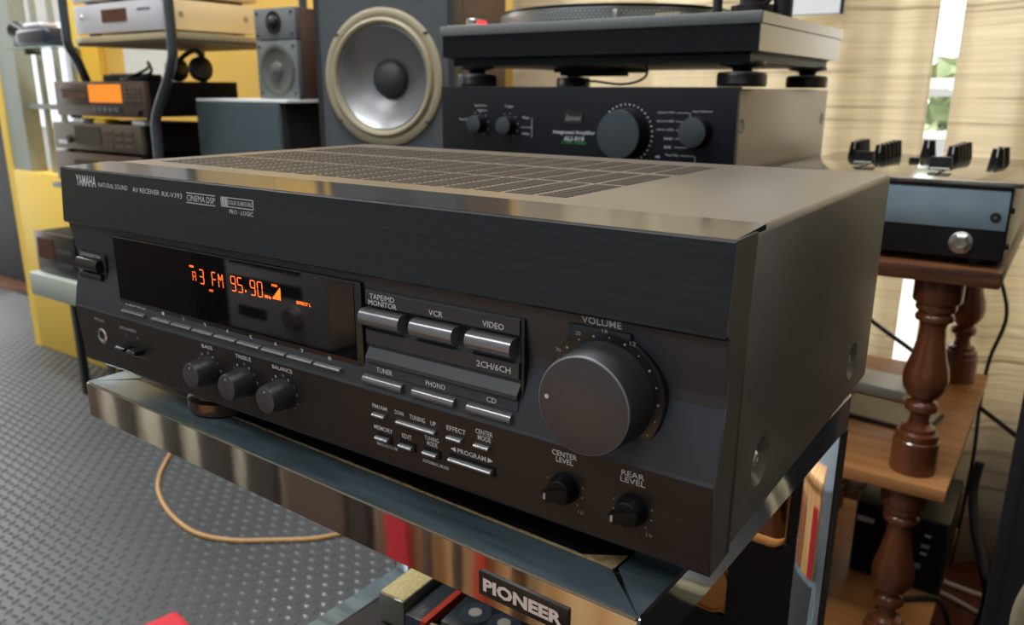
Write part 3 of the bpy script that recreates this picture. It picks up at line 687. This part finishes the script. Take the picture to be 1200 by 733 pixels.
# ================================================================== loudspeakers
def woofer(t, cx, cz, R):
    """driver on the local -y face (y = 0)"""
    s = R / .131
    o = (cx, 0, cz); ax = (0, -1, 0)
    fr = obj('woofer_ring', lathe(bmesh.new(), o, ax, [(.131 * s, 0), (.131 * s, .004), (.127 * s, .0065), (.118 * s, .0065), (.113 * s, .0045)], 72, False), 'cream_ring', t)
    for a in (40, 140, 220, 320):
        aa = math.radians(a); obj('ring_notch', B(cx + .128 * s * math.cos(aa) - .004, cx + .128 * s * math.cos(aa) + .004, -.0072, -.002, cz + .128 * s * math.sin(aa) - .002, cz + .128 * s * math.sin(aa) + .002), 'black_plastic', fr)
    obj('surround', lathe(bmesh.new(), o, ax, [(.1135 * s, .0045), (.112 * s, .010), (.108 * s, .0125), (.103 * s, .0105), (.100 * s, .003)], 72, False), 'cream_ring', fr)
    cone = obj('cone', lathe(bmesh.new(), o, ax, [(.1005 * s, .003), (.097 * s, .0035), (.090 * s, -.004), (.065 * s, -.018), (.038 * s, -.032), (0, -.034)], 72, False), 'cone_silver', fr)
    obj('dust_cap', lathe(bmesh.new(), o, ax, [(.038 * s, -.032), (.037 * s, -.024), (.032 * s, -.016), (.022 * s, -.0105), (.010 * s, -.008), (0, -.0075)], 48, False), 'dust_cap', cone)
def tower(name, label, loc, rz, hw, top, wz, R=.131, wx=0, depth=.26):
    t = thing(name, label, 'speaker', loc, rz)
    obj('cabinet', B(-hw - .006, hw + .006, .046, depth, 0, top, bev=.003), 'veneer_brown', t)
    # baffle with a round opening
    b = bmesh.new(); n = 64; rr = R * .90
    inner = [(wx + rr * math.cos(2 * PI * k / n), wz + rr * math.sin(2 * PI * k / n)) for k in range(n)]; outer = []
    for x, z in inner:
        dx, dz_ = x - wx, z - wz; k = min(((hw - wx) if dx > 0 else (hw + wx)) / abs(dx) if abs(dx) > 1e-6 else 9, (R + .02) / abs(dz_) if abs(dz_) > 1e-6 else 9)
        outer.append((wx + dx * k, wz + dz_ * k))
    for y in (0, .046):
        vi = [b.verts.new((x, y, z)) for x, z in inner]; vo = [b.verts.new((x, y, z)) for x, z in outer]
        for k in range(n): b.faces.new((vi[k], vi[(k + 1) % n], vo[(k + 1) % n], vo[k]))
        if y == 0: v0 = vi; o0 = vo
        else:
            for k in range(n):
                b.faces.new((v0[k], v0[(k + 1) % n], vi[(k + 1) % n], vi[k])); b.faces.new((o0[k], o0[(k + 1) % n], vo[(k + 1) % n], vo[k]))
    box(b, -hw, hw, 0, .046, .01, wz - R - .02); box(b, -hw, hw, 0, .046, wz + R + .02, top - .006)
    bf = obj('baffle', b, 'baffle_grey', t)
    for s in (-1, 1): obj('baffle_edge', B(s * hw - .0065, s * hw + .0065, -.001, .048, 0, top, bev=.002), 'black_plastic', t)
    woofer(t, wx, wz, R)
    return t
s1 = tower('floor_speaker', 'tall speaker with cream ringed woofer and grey baffle left of the turntable', (-.620, .945, 0), math.radians(13), .148, 1.25, .876)
tw = obj('tweeter', lathe(bmesh.new(), (0, 0, 1.10), (0, -1, 0), [(.055, 0), (.055, .004), (.030, .003), (.024, -.004 + .006), (.012, .010), (0, .012)], 40), 'black_plastic', s1)
s2 = tower('floor_speaker', 'black speaker with cream ringed woofer beside the turned-leg table', (.695, .600, 0), 0, .172, .80, .347, .131, -.024)
for o in s2.children:
    if o.name.startswith('baffle'): o.data.materials[0] = MATS['black_plastic']
    if o.name.startswith('cabinet'): o.data.materials[0] = MATS['black_plastic']
t = thing('grille_speaker', 'slate grey grille fronted box beneath the small two-way speaker', 'speaker', (-1.178, .90, 0))
obj('cabinet', B(0, .298, .014, .24, 0, .826, bev=.002), 'black_board', t); obj('grille', B(.002, .292, 0, .014, .03, .824, bev=.005), 'grille_slate', t)
tag(obj('white_board', B(-1.178, -.862, .905, 1.13, .8265, .8335, bev=.0006), 'white_board'), 'thin white board between the grille box and the small speaker', 'board')
t = thing('bookshelf_speaker', 'small grey two-way speaker standing on the white board', 'speaker', (-.992, .940, .834))
obj('cabinet', B(.001, .130, .012, .145, 0, .186, bev=.002), 'veneer_brown', t)
obj('woofer_plate', B(0, .131, 0, .012, 0, .121, bev=.0015), 'small_baffle', t); obj('tweeter_plate', B(0, .131, 0, .012, .123, .187, bev=.0015), 'small_baffle', t)
obj('woofer', lathe(bmesh.new(), (.066, 0, .060), (0, -1, 0), [(.054, 0), (.054, .003), (.048, .0045), (.044, .003), (.040, .001), (.018, .0005), (.016, .006), (.008, .010), (0, .011)], 48), 'small_cone', t)
obj('tweeter', lathe(bmesh.new(), (.064, 0, .158), (0, -1, 0), [(.023, 0), (.023, .003), (.014, .002), (.012, .008), (.006, .012), (0, .013)], 36), 'black_plastic', t)
for x, z in ((.010, .012), (.120, .012), (.010, .110), (.120, .110), (.010, .134), (.120, .134), (.010, .178), (.120, .178)):
    obj('plate_screw', lathe(bmesh.new(), (x, 0, z), (0, -1, 0), [(.004, 0), (.003, .0015), (0, .0015)], 12), 'black_plastic', t)

# ================================================================== left equipment rack
rl = thing('equipment_rack', 'bent grey metal rack with silver shelf beside the yellow plinth', 'rack', (-1.45, .80, 0))
def pole(x, y, pts): obj('pole', tube(bmesh.new(), pts, .0105, 12), 'rack_metal', rl)
for y in (-.004, .358):
    pole(0, 0, [(.372, y, 1.35), (.370, y, 1.15), (.368, y, .96), (.360, y, .91), (.326, y, .858), (.283, y, .800), (.272, y, .74), (.272, y, .5), (.272, y, 0)])
pole(0, 0, [(-.062, -.006, 1.35), (-.052, -.006, 1.15), (-.052, -.006, 1.0), (-.054, -.004, .955), (-.064, .018, .92), (-.085, .045, .8735)])
pole(0, 0, [(-.062, .358, 1.35), (-.055, .358, 1.0), (-.062, .358, .5), (-.062, .358, 0)])
pole(0, 0, [(-.105, .02, .602), (-.105, .02, .3), (-.105, .02, 0)])
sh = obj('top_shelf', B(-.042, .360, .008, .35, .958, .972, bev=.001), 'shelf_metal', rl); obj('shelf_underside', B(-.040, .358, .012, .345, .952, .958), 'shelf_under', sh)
for z, x0, x1 in ((.602, -.25, .27), (.330, -.12, .27), (.06, -.12, .27)): obj('shelf', B(x0, x1, .005, .29, z, z + .012, bev=.001), 'rack_metal', rl)
def silver(name, label, loc, h):
    t = thing(name, label, 'hi-fi unit', loc)
    obj('body', B(.003, .357, .010, .25, .004, h, bev=.001), 'silver_side', t); obj('faceplate', B(0, .360, 0, .010, .002, h, bev=.001), 'silver_front', t)
    for x in (.03, .32): obj('foot', lathe(bmesh.new(), (x, .03, -.004), (0, 0, 1), [(.014, 0), (.014, .008)], 16), 'cream_ring', t)
    for x in (.03, .32): obj('foot', lathe(bmesh.new(), (x, .22, -.004), (0, 0, 1), [(.014, 0), (.014, .008)], 16), 'cream_ring', t)
    for y in (.045, .215): obj('side_screw', lathe(bmesh.new(), (.357, y, h * .55), (1, 0, 0), [(.006, 0), (.006, .0012), (0, .0015)], 14), 'cream_ring', t)
    return t
t = silver('silver_player', 'silver hi-fi unit with brown display on the upper rack shelf', (-1.49, .812, .9762), .066)
obj('display', B(.120, .222, -.0012, .002, .024, .052), 'deck_window', t); obj('tray_line', B(.265, .315, -.0008, .002, .046, .049), 'rack_metal', t); obj('face_button', lathe(bmesh.new(), (.03, 0, .04), (0, -1, 0), [(.006, 0), (.005, .003)], 14), 'silver_front', t)
t = silver('silver_player', 'silver hi-fi unit stacked on top of the one with brown display', (-1.49, .812, 1.0465), .060)
obj('power_button', lathe(bmesh.new(), (.165, 0, .022), (0, -1, 0), [(.005, 0), (.005, .003)], 14), 'black_plastic', t); obj('tray', B(.06, .20, -.002, .002, .034, .048, bev=.0006), 'silver_front', t)
def deck(name, label, loc, h, w_, front_m, lit):
    t = thing(name, label, 'tape deck', loc)
    obj('body', B(.003, w_ - .003, .012, .255, .004, h, bev=.001), 'black_matte', t); obj('faceplate', B(0, w_, 0, .012, .002, h, bev=.0015), front_m, t)
    for x in (.03, w_ - .03):
        for y in (.03, .22): obj('foot', lathe(bmesh.new(), (x, y, -.005), (0, 0, 1), [(.013, 0), (.013, .009)], 14), 'black_plastic', t)
    return t
DW = .405
t = deck('tape_deck', 'brown tape deck with glowing orange display on the bent rack', (-1.655, .823, .786), .085, DW, 'deck_front', True)
obj('display', B(.165, .308, -.0015, .002, .036, .078), 'deck_lit', t); dr = obj('cassette_door', B(.030, .160, -.002, .002, .030, .078, bev=.0008), 'deck_front', t)
obj('cassette_window', B(.042, .150, -.003, 0, .046, .060), 'deck_window', dr); obj('door_slot', B(.036, .154, -.003, 0, .062, .068), 'deck_dark', dr)
obj('key_strip', B(.175, .305, -.0015, .002, .012, .028), 'deck_dark', t)
for k in range(5): obj('transport_key', B(.182 + k * .024, .202 + k * .024, -.004, 0, .014, .024, bev=.0005), 'rack_metal', t)
for r_ in range(4):
    for k in range(4): obj('small_key', B(.322 + k * .018, .335 + k * .018, -.003, .001, .040 + r_ * .009, .0450 + r_ * .009), 'deck_front_grey', t)
obj('level_knob', lathe(bmesh.new(), (.380, 0, .017), (0, -1, 0), [(.009, 0), (.008, .010), (0, .010)], 18), 'black_plastic', t)
t = deck('tape_deck', 'brown-grey tape deck with dark window under the orange-lit deck', (-1.690, .823, .702), .068, DW, 'deck_front_grey', False)
obj('cassette_window', B(.110, .230, -.002, .002, .016, .062), 'deck_dark', t); obj('label', B(.020, .062, -.001, .002, .014, .024), 'print_white', t)
for r_ in range(3):
    for k in range(3): obj('small_key', B(.250 + k * .045, .285 + k * .045, -.003, .001, .014 + r_ * .016, .0220 + r_ * .016), 'deck_front', t)
obj('dial', lathe(bmesh.new(), (.085, 0, .028), (0, -1, 0), [(.010, 0), (.009, .008), (0, .008)], 18), 'black_plastic', t)
for k, x in enumerate((-1.60, -1.50, -1.33)):   # things wedged between the two decks
    tag(obj('spacer', B(x, x + .05, .83, .87, .7705, .7805, bev=.002), ('white_board', 'yellow_paint', 'paper')[k]), ('white spacer block between the two tape decks', 'yellow spacer block between the two tape decks', 'pale blue spacer block between the two tape decks')[k], 'spacer')
t = deck('tape_deck', 'dark brown tape deck lowest in the stack on the bent rack', (-1.70, .823, .619), .077, DW, 'deck_front', False)
obj('cassette_window', B(.10, .30, -.002, .002, .016, .060), 'deck_dark', t); obj('dial', lathe(bmesh.new(), (.35, 0, .035), (0, -1, 0), [(.014, 0), (.012, .010), (0, .010)], 18), 'black_plastic', t)
t = deck('tape_deck', 'black deck with red-brown window on the low rack shelf', (-1.54, .823, .347), .09, .335, 'deck_dark', False)
obj('cassette_window', B(.06, .20, -.002, .002, .03, .07), 'deck_window', t)
# clutter on the orange-lit deck
t = thing('headphones', 'black headphones lying on the orange-lit deck behind the pole', 'headphones', (-1.335, 1.0, .8715))
obj('headband', tube(bmesh.new(), [(-.05, 0, .02), (-.045, .01, .055), (0, .02, .075), (.045, .01, .055), (.05, 0, .02)], .006, 8), 'cord_black', t)
for x in (-.05, .05): obj('ear_cup', lathe(bmesh.new(), (x - .012, 0, .030), (1, 0, 0), [(.020, 0), (.029, .004), (.029, .020), (.022, .024), (0, .024)], 24), 'black_plastic', t)
t = thing('remote_control', 'black remote lying on top of the orange-lit deck', 'remote', (-1.56, .90, .8715), .2)
obj('case', B(0, .16, 0, .045, 0, .018, bev=.004), 'black_plastic', t)
for k in range(5): obj('button', B(.015 + k * .028, .030 + k * .028, .015, .030, .018, .020), 'rack_metal', t)
t = thing('cable_coil', 'loose black cable loop on top of the orange-lit deck', 'cable', (-1.40, .90, .8720))
obj('loop', tube(bmesh.new(), [(-.06, 0, .004), (-.02, .04, .03), (.02, .02, .045), (.06, 0, .02), (.04, -.03, .004), (-.02, -.03, .004), (-.07, .03, .004)], .0035), 'cord_black', t)
tag(obj('wall_poster', B(-2.22, -1.93, 1.352, 1.3598, .86, 1.01), 'paper'), 'pale sheet on the yellow wall behind the rack shelf', 'poster')
tag(obj('wall_post', B(-2.40, -2.36, 1.33, 1.3598, 0, 2.4), 'yellow_paint'), 'bright yellow upright on the wall behind the rack pole', 'post')
t = thing('low_stand', 'low dark-legged stand with grey top in front of the yellow plinth', 'stand', (-1.95, .80, 0))
obj('top', B(0, .30, .02, .155, .268, .335, bev=.002), 'frame_sage', t); obj('wall_bracket', B(.02, .05, .150, .1745, .15, .30), 'frame_sage', t)
for x in (.215,):
    for y in (.02, .13): obj('leg', B(x, x + .018, y, y + .018, 0, .268), 'black_plastic', t)
t = thing('cd_player', 'small black player with red-brown window on the low dark-legged stand', 'hi-fi unit', (-1.925, .84, .336))
obj('body', B(.002, .218, .008, .11, .005, .120, bev=.001), 'black_matte', t); obj('faceplate', B(0, .22, 0, .008, .003, .122, bev=.001), 'deck_dark', t)
for x in (.02, .20):
    for y in (.02, .09): obj('foot', lathe(bmesh.new(), (x, y, 0), (0, 0, 1), [(.010, 0), (.010, .006)], 12), 'black_plastic', t)
obj('cassette_window', B(.015, .105, -.002, .002, .045, .105), 'deck_window', t); obj('button_row', B(.12, .20, -.002, .002, .03, .04), 'rack_metal', t); obj('button_row', B(.12, .20, -.002, .002, .07, .08), 'rack_metal', t)
# gadget on the glass shelf of the partition
t = thing('window_shelf', 'small glass shelf fixed to the glazed partition', 'shelf', (-2.085, .895, .962))
obj('plate', B(0, .30, 0, .082, 0, .004), 'glass_shelf', t); obj('bracket', B(.02, .030, .06, .104, -.012, 0), 'rack_metal', t); obj('bracket', B(.26, .270, .06, .104, -.012, 0), 'rack_metal', t)
t = thing('camcorder', 'glossy dark blue gadget with silver top on the glass shelf', 'gadget', (-2.03, .935, .9662))
obj('body', B(.02, .20, -.028, .035, 0, .050, bev=.016, seg=4), 'gadget_blue', t); obj('lens', cyl(bmesh.new(), (.03, .005, .034), (-.030, .005, .050), .018, .026), 'black_plastic', t); obj('top_panel', B(.06, .16, -.02, .03, .048, .064, bev=.007, seg=3), 'silver_front', t); obj('grip', B(-.012, .05, -.02, .025, .0, .030, bev=.008, seg=3), 'black_plastic', t)

# ================================================================== turned-leg table with mixer
tb = thing('turned_leg_table', 'three-tier brown wooden table with turned legs by the curtain', 'table', (.215, .73, 0))
def shelf(x1, y1, z0, z1, m):
    return obj('shelf', B(0, x1, 0, y1, z0, z1, bev=.002), m, tb)
shelf(.262, .50, .649, .6675, 'wood_edge'); shelf(.2440, .490, .3875, .4035, 'wood_shelf'); shelf(.2400, .47, .112, .128, 'wood_shelf')
prof = [(0, 25), (.165, 25), (.172, 23), (.18, 23.5), (.205, 22.5), (.215, 19), (.235, 18.5), (.25, 12), (.28, 10), (.31, 12), (.325, 17), (.345, 18), (.365, 16.5), (.38, 11.5), (.40, 17), (.44, 22.5), (.49, 24.5), (.54, 23), (.60, 18.5), (.68, 15), (.75, 13.5), (.775, 15), (.785, 19.5), (.80, 20.5), (.815, 19), (.825, 16.5), (.835, 20.5), (.85, 21.5), (.865, 20.5), (.875, 24), (.885, 25.5), (1, 25.5)]
def baluster(x, y, z0, z1):
    L = z1 - z0; return obj('turned_leg', lathe(bmesh.new(), (x, y, z0), (0, 0, 1), [(r * .00105, h * L) for h, r in prof], 36), 'wood_dark', tb, 40)
for x, y in ((.200, .043), (.203, .435), (.035, .043), (.035, .435)):
    baluster(x, y, .4035, .649); baluster(x - .004, y, .128, .3875); obj('foot', lathe(bmesh.new(), (x - .004, y, 0), (0, 0, 1), [(.016, 0), (.024, .03), (.024, .08), (.026, .112)], 28), 'wood_dark', tb)
# mixer
mx = thing('dj_mixer', 'black mixing desk with silver top and rows of knobs on the table', 'mixer', (.212, .75, .668))
obj('body', B(0, .262, .002, .365, .008, .0885, bev=.002), 'black_plastic', mx)
obj('top_plate', B(-.004, .2700, -.004, .368, .0885, .0940, bev=.0008), 'mixer_top', mx)
fp = obj('front_plate', B(.004, .2600, -.0006, .003, .0418, .0842, bev=.0006), 'mixer_face', mx)
for x in (.249, .012):
    obj('plate_screw', lathe(bmesh.new(), (x, -.0006, .0560), (0, -1, 0), [(.0055, 0), (.0050, .0018), (0, .0020)], 18), 'black_plastic', fp)
    obj('screw_cross', B(x - .0022, x + .0022, -.0030, -.002, .0553, .0567), 'platter', fp); obj('screw_cross', B(x - .0007, x + .0007, -.0030, -.002, .0538, .0582), 'platter', fp)
mj = obj('phones_jack', lathe(bmesh.new(), (.2200, .0, .0255), (0, -1, 0), [(.0112, 0), (.0112, .003), (.0085, .0045), (.0070, .0065), (.0050, .0065), (.0048, .001), (0, .001)], 6), 'steel', mx, 20)
obj('jack_nut', lathe(bmesh.new(), (.2200, .0, .0255), (0, -1, 0), [(.0122, 0), (.0122, .0022), (.0105, .003)], 32), 'steel', mj)
obj('jack_hole', lathe(bmesh.new(), (.2200, -.0012, .0255), (0, -1, 0), [(.0046, 0), (.0046, .0004), (0, .0004)], 20), 'black_matte', mj)
for x in (.262,):
    for z in (.062, .022): obj('side_screw', lathe(bmesh.new(), (x, .02, z), (1, 0, 0), [(.004, 0), (.003, .003), (0, .003)], 12), 'black_plastic', mx)
for x, y in ((.03, .03), (.235, .03), (.03, .33), (.235, .33)): obj('foot', lathe(bmesh.new(), (x, y, 0), (0, 0, 1), [(.012, 0), (.012, .010)], 16), 'black_plastic', mx)
MT = .0938
def mk(x, y, r=.0082, h=.022):
    k = obj('mixer_knob', lathe(bmesh.new(), (x, y, MT), (0, 0, 1), [(r * 1.15, 0), (r * 1.1, h * .2), (r * .82, h), (0, h)], 20), 'knob_black', mx)
    obj('pointer_line', B(x - .0006, x + .0006, y - r * .98, y - r * .60, MT + .004, MT + h + .0005), 'print_white', k)
for i in range(4): mk(.0420 - i * .002, .265 + i * .030)
for i in range(5): mk(.0860 - i * .001, .215 + i * .034)
mk(.128, .345, .0095, .024)
for i in range(5): mk(.1720 + i * .0008, .250 + i * .028)
mk(.2260, .225); mk(.2290, .270)
for x, y, s in ((.1800, .075, 1), (.0860, .115, 1)):
    sl = obj('fader_slot', B(x - .002, x + .002, y - .03, y + .05, MT, MT + .0006), 'black_matte', mx)
    b = bmesh.new(); box(b, x - .0125, x + .0125, y - .008, y + .008, MT + .0040, MT + .019)
    for v in b.verts:
        if v.co.z > MT + .015: v.co.x = x + (v.co.x - x) * .86; v.co.y = y + (v.co.y - y) * .6
    obj('fader_cap', b, 'knob_black', sl); obj('fader_line', B(x - .0105, x + .0105, y - .0083, y - .0078, MT + .005, MT + .007), 'print_white', sl); obj('fader_stem', B(x - .001, x + .001, y - .003, y + .003, MT, MT + .005), 'steel', sl)
obj('cue_button', B(.122, .134, .222, .232, MT, MT + .006, bev=.0008), 'knob_black', mx)
# on the middle and bottom tiers
t = thing('booklet_stack', 'two cream booklets stacked on the middle table tier', 'books', (.262, 1.015, .4038), -.1)
obj('booklet', B(0, .105, 0, .085, 0, .006, bev=.0006), 'book_cream', t); obj('booklet', B(.004, .102, .005, .082, .0062, .014, bev=.0006), 'white_board', t)
t = thing('tablet', 'flat tan folder with black edge on the middle table tier', 'folder', (.290, .900, .4038), -.12)
obj('tray', B(0, .125, 0, .090, 0, .005, bev=.001), 'black_plastic', t); obj('cover', B(.002, .121, .004, .088, .005, .0066), 'book_tan', t)
t = thing('black_device', 'black desktop device with small lit buttons on the bottom table tier', 'device', (.328, .960, .1282), 0)
obj('case', B(0, .128, 0, .17, 0, .120, bev=.003), 'black_plastic', t); obj('face', B(.004, .124, -.002, .002, .004, .116, bev=.001), 'black_matte', t)
for x0, x1, z0, z1, m in ((.098, .106, .093, .096, 'paper'), (.095, .106, .074, .080, 'mixer_face'), (.095, .104, .063, .066, 'paper'), (.090, .098, .038, .046, 'cream_ring'), (.004, .028, .090, .098, 'paper')): obj('button', B(x0, x1, -.0035, 0, z0, z1), m, t)
t = thing('small_box', 'grey wedge shaped adaptor beside the black device', 'adaptor', (.262, .93, .1282), .2)
obj('case', B(0, .035, 0, .09, 0, .055, bev=.004), 'panel_plastic', t); obj('lead', tube(bmesh.new(), [(.015, 0, .02), (.01, -.02, .005), (.03, -.04, .004)], .003), 'cord_black', t)

# ================================================================== cords
def cord(label, pts, r, m, cat='cord'): return tag(obj('cord', tube(bmesh.new(), pts, r), m), label, cat)
cord('tan cable lying in a loop on the dark studded mat', [(-1.36, .93, .006), (-1.22, .79, .005), (-1.134, .70, .005), (-1.075, .645, .005), (-1.005, .600, .005), (-.905, .563, .005), (-.80, .548, .005), (-.718, .571, .005), (-.65, .619, .005), (-.587, .671, .005), (-.54, .74, .005), (-.45, .83, .005)], .0046, 'cord_tan')
cord('black cord dangling down the right-hand curtain', [(.470, 1.262, .80), (.452, 1.268, .66), (.440, 1.268, .594), (.468, 1.268, .50), (.455, 1.268, .418), (.452, 1.266, .340), (.456, 1.262, .22), (.45, 1.255, .02)], .0032, 'cord_black')
cord('black cord slanting between the table tiers and the right speaker', [(.10, 1.262, .56), (.20, 1.262, .50), (.268, 1.262, .452), (.340, 1.262, .409), (.40, 1.255, .37), (.453, 1.250, .335), (.516, 1.245, .296), (.62, 1.24, .22), (.70, 1.24, .01)], .0042, 'cord_black')
cord('thick black cable drooping behind the black desktop device', [(.470, 1.19, .26), (.468, 1.18, .21), (.482, 1.15, .155), (.505, 1.105, .11), (.515, 1.10, .06), (.50, 1.07, .012), (.44, 1.02, .012)], .0075, 'cord_black')
cord('white cable on the red floor nearest the curtain', [(.40, 1.225, .010), (.453, 1.213, .010), (.533, 1.203, .010), (.65, 1.19, .010)], .0045, 'cord_white')
cord('white cable on the red floor nearest the table foot', [(.41, 1.180, .010), (.459, 1.171, .010), (.526, 1.139, .010), (.62, 1.10, .010)], .0040, 'cord_white')
cord('dark thin cord trailing off the bottom table tier', [(.385, .86, .1328), (.40, .90, .1328), (.43, .93, .1328), (.455, .945, .1332), (.468, .955, .110), (.49, 1.0, .03), (.53, 1.05, .012), (.62, 1.06, .012)], .0042, 'cord_black')
b = B(-.085, .085, -.085, .085, .0, .045, bev=.010, seg=3); bg_ = obj('cloth_bag', b, 'red_cloth'); bg_.location = (-.490, .257, 0); bg_.rotation_euler = (0, 0, -.178)
tag(bg_, 'red cloth bundle on the studded mat beside the rack', 'bag')

# ================================================================== furniture across the aisle, mirrored in the chrome
t = thing('record_bench', 'orange wooden bench across the aisle from the rack', 'bench', (-.30, -.97, 0))
obj('top', B(0, .62, 0, .45, .42, .45, bev=.004), 'wood_bench', t); obj('front_board', B(.02, .60, .42, .44, .05, .42), 'wood_bench', t)
for x in (.02, .56): obj('leg', B(x, x + .04, .02, .42, 0, .42), 'wood_bench', t)
SL = (('wide red record sleeve leaning on the bench by the sideboard', -.295, .050, 'red_cloth'), ('narrow black record sleeve leaning on the bench', -.155, .014, 'dark_post'), ('narrow orange-red record sleeve leaning on the bench', -.115, .022, 'red_plastic'),
      ('narrow brown record sleeve leaning on the bench', -.215, .016, 'veneer_brown'), ('broad red record sleeve leaning on the bench', .165, .110, 'red_cloth'), ('slim wood-brown record sleeve leaning on the bench', -.045, .020, 'wood_edge'))
for lab, x, w_, m in SL: tag(obj('record_sleeve', B(x, x + w_, -.516, -.508, .002, .36), m), lab, 'record')
t = thing('brown_sideboard', 'dark sideboard with cream lower fronts across the aisle from the rack', 'sideboard', (-2.2, -.97, 0))
obj('body', B(0, 1.52, 0, .44, .34, .62, bev=.004), 'dark_post', t); obj('body', B(1.525, 1.86, 0, .44, .34, .46, bev=.004), 'dark_post', t); obj('drawer_front', B(0, 1.86, 0, .44, .06, .338, bev=.004), 'book_cream', t)
for k, (x, w_, m) in enumerate(((.15, .12, 'dark_post'), (.50, .05, 'dark_post'), (.75, .16, 'veneer_brown'), (1.02, .07, 'dark_post'), (1.22, .05, 'dark_post'), (1.36, .10, 'dark_post'), (1.52, .09, 'dark_post'), (1.64, .16, 'veneer_brown'), (1.82, .035, 'dark_post'))): obj('upright', B(x, x + w_, .44, .455, .06, .338), m, t)
for x in (.05, 1.75): obj('leg', B(x, x + .06, .05, .40, 0, .06), 'dark_post', t)
t = thing('silver_cassette_player', 'small silver cassette player standing on the low end of the sideboard', 'hi-fi unit', (-.62, -.74, .4605))
obj('body', B(0, .25, 0, .19, .004, .165, bev=.004), 'silver_front', t)
for z0, z1 in ((.118, .140), (.078, .098), (.030, .048)): obj('slot', B(.015 if z0 > .05 else .03, .19 if z0 > .05 else .10, .188, .192, z0, z1), 'deck_dark', t)
obj('dial', lathe(bmesh.new(), (.17, .19, .045), (0, 1, 0), [(.020, 0), (.017, .014), (0, .014)], 28), 'steel', t)
for x in (.03, .22): obj('foot', B(x - .01, x + .01, .02, .17, 0, .005), 'black_plastic', t)
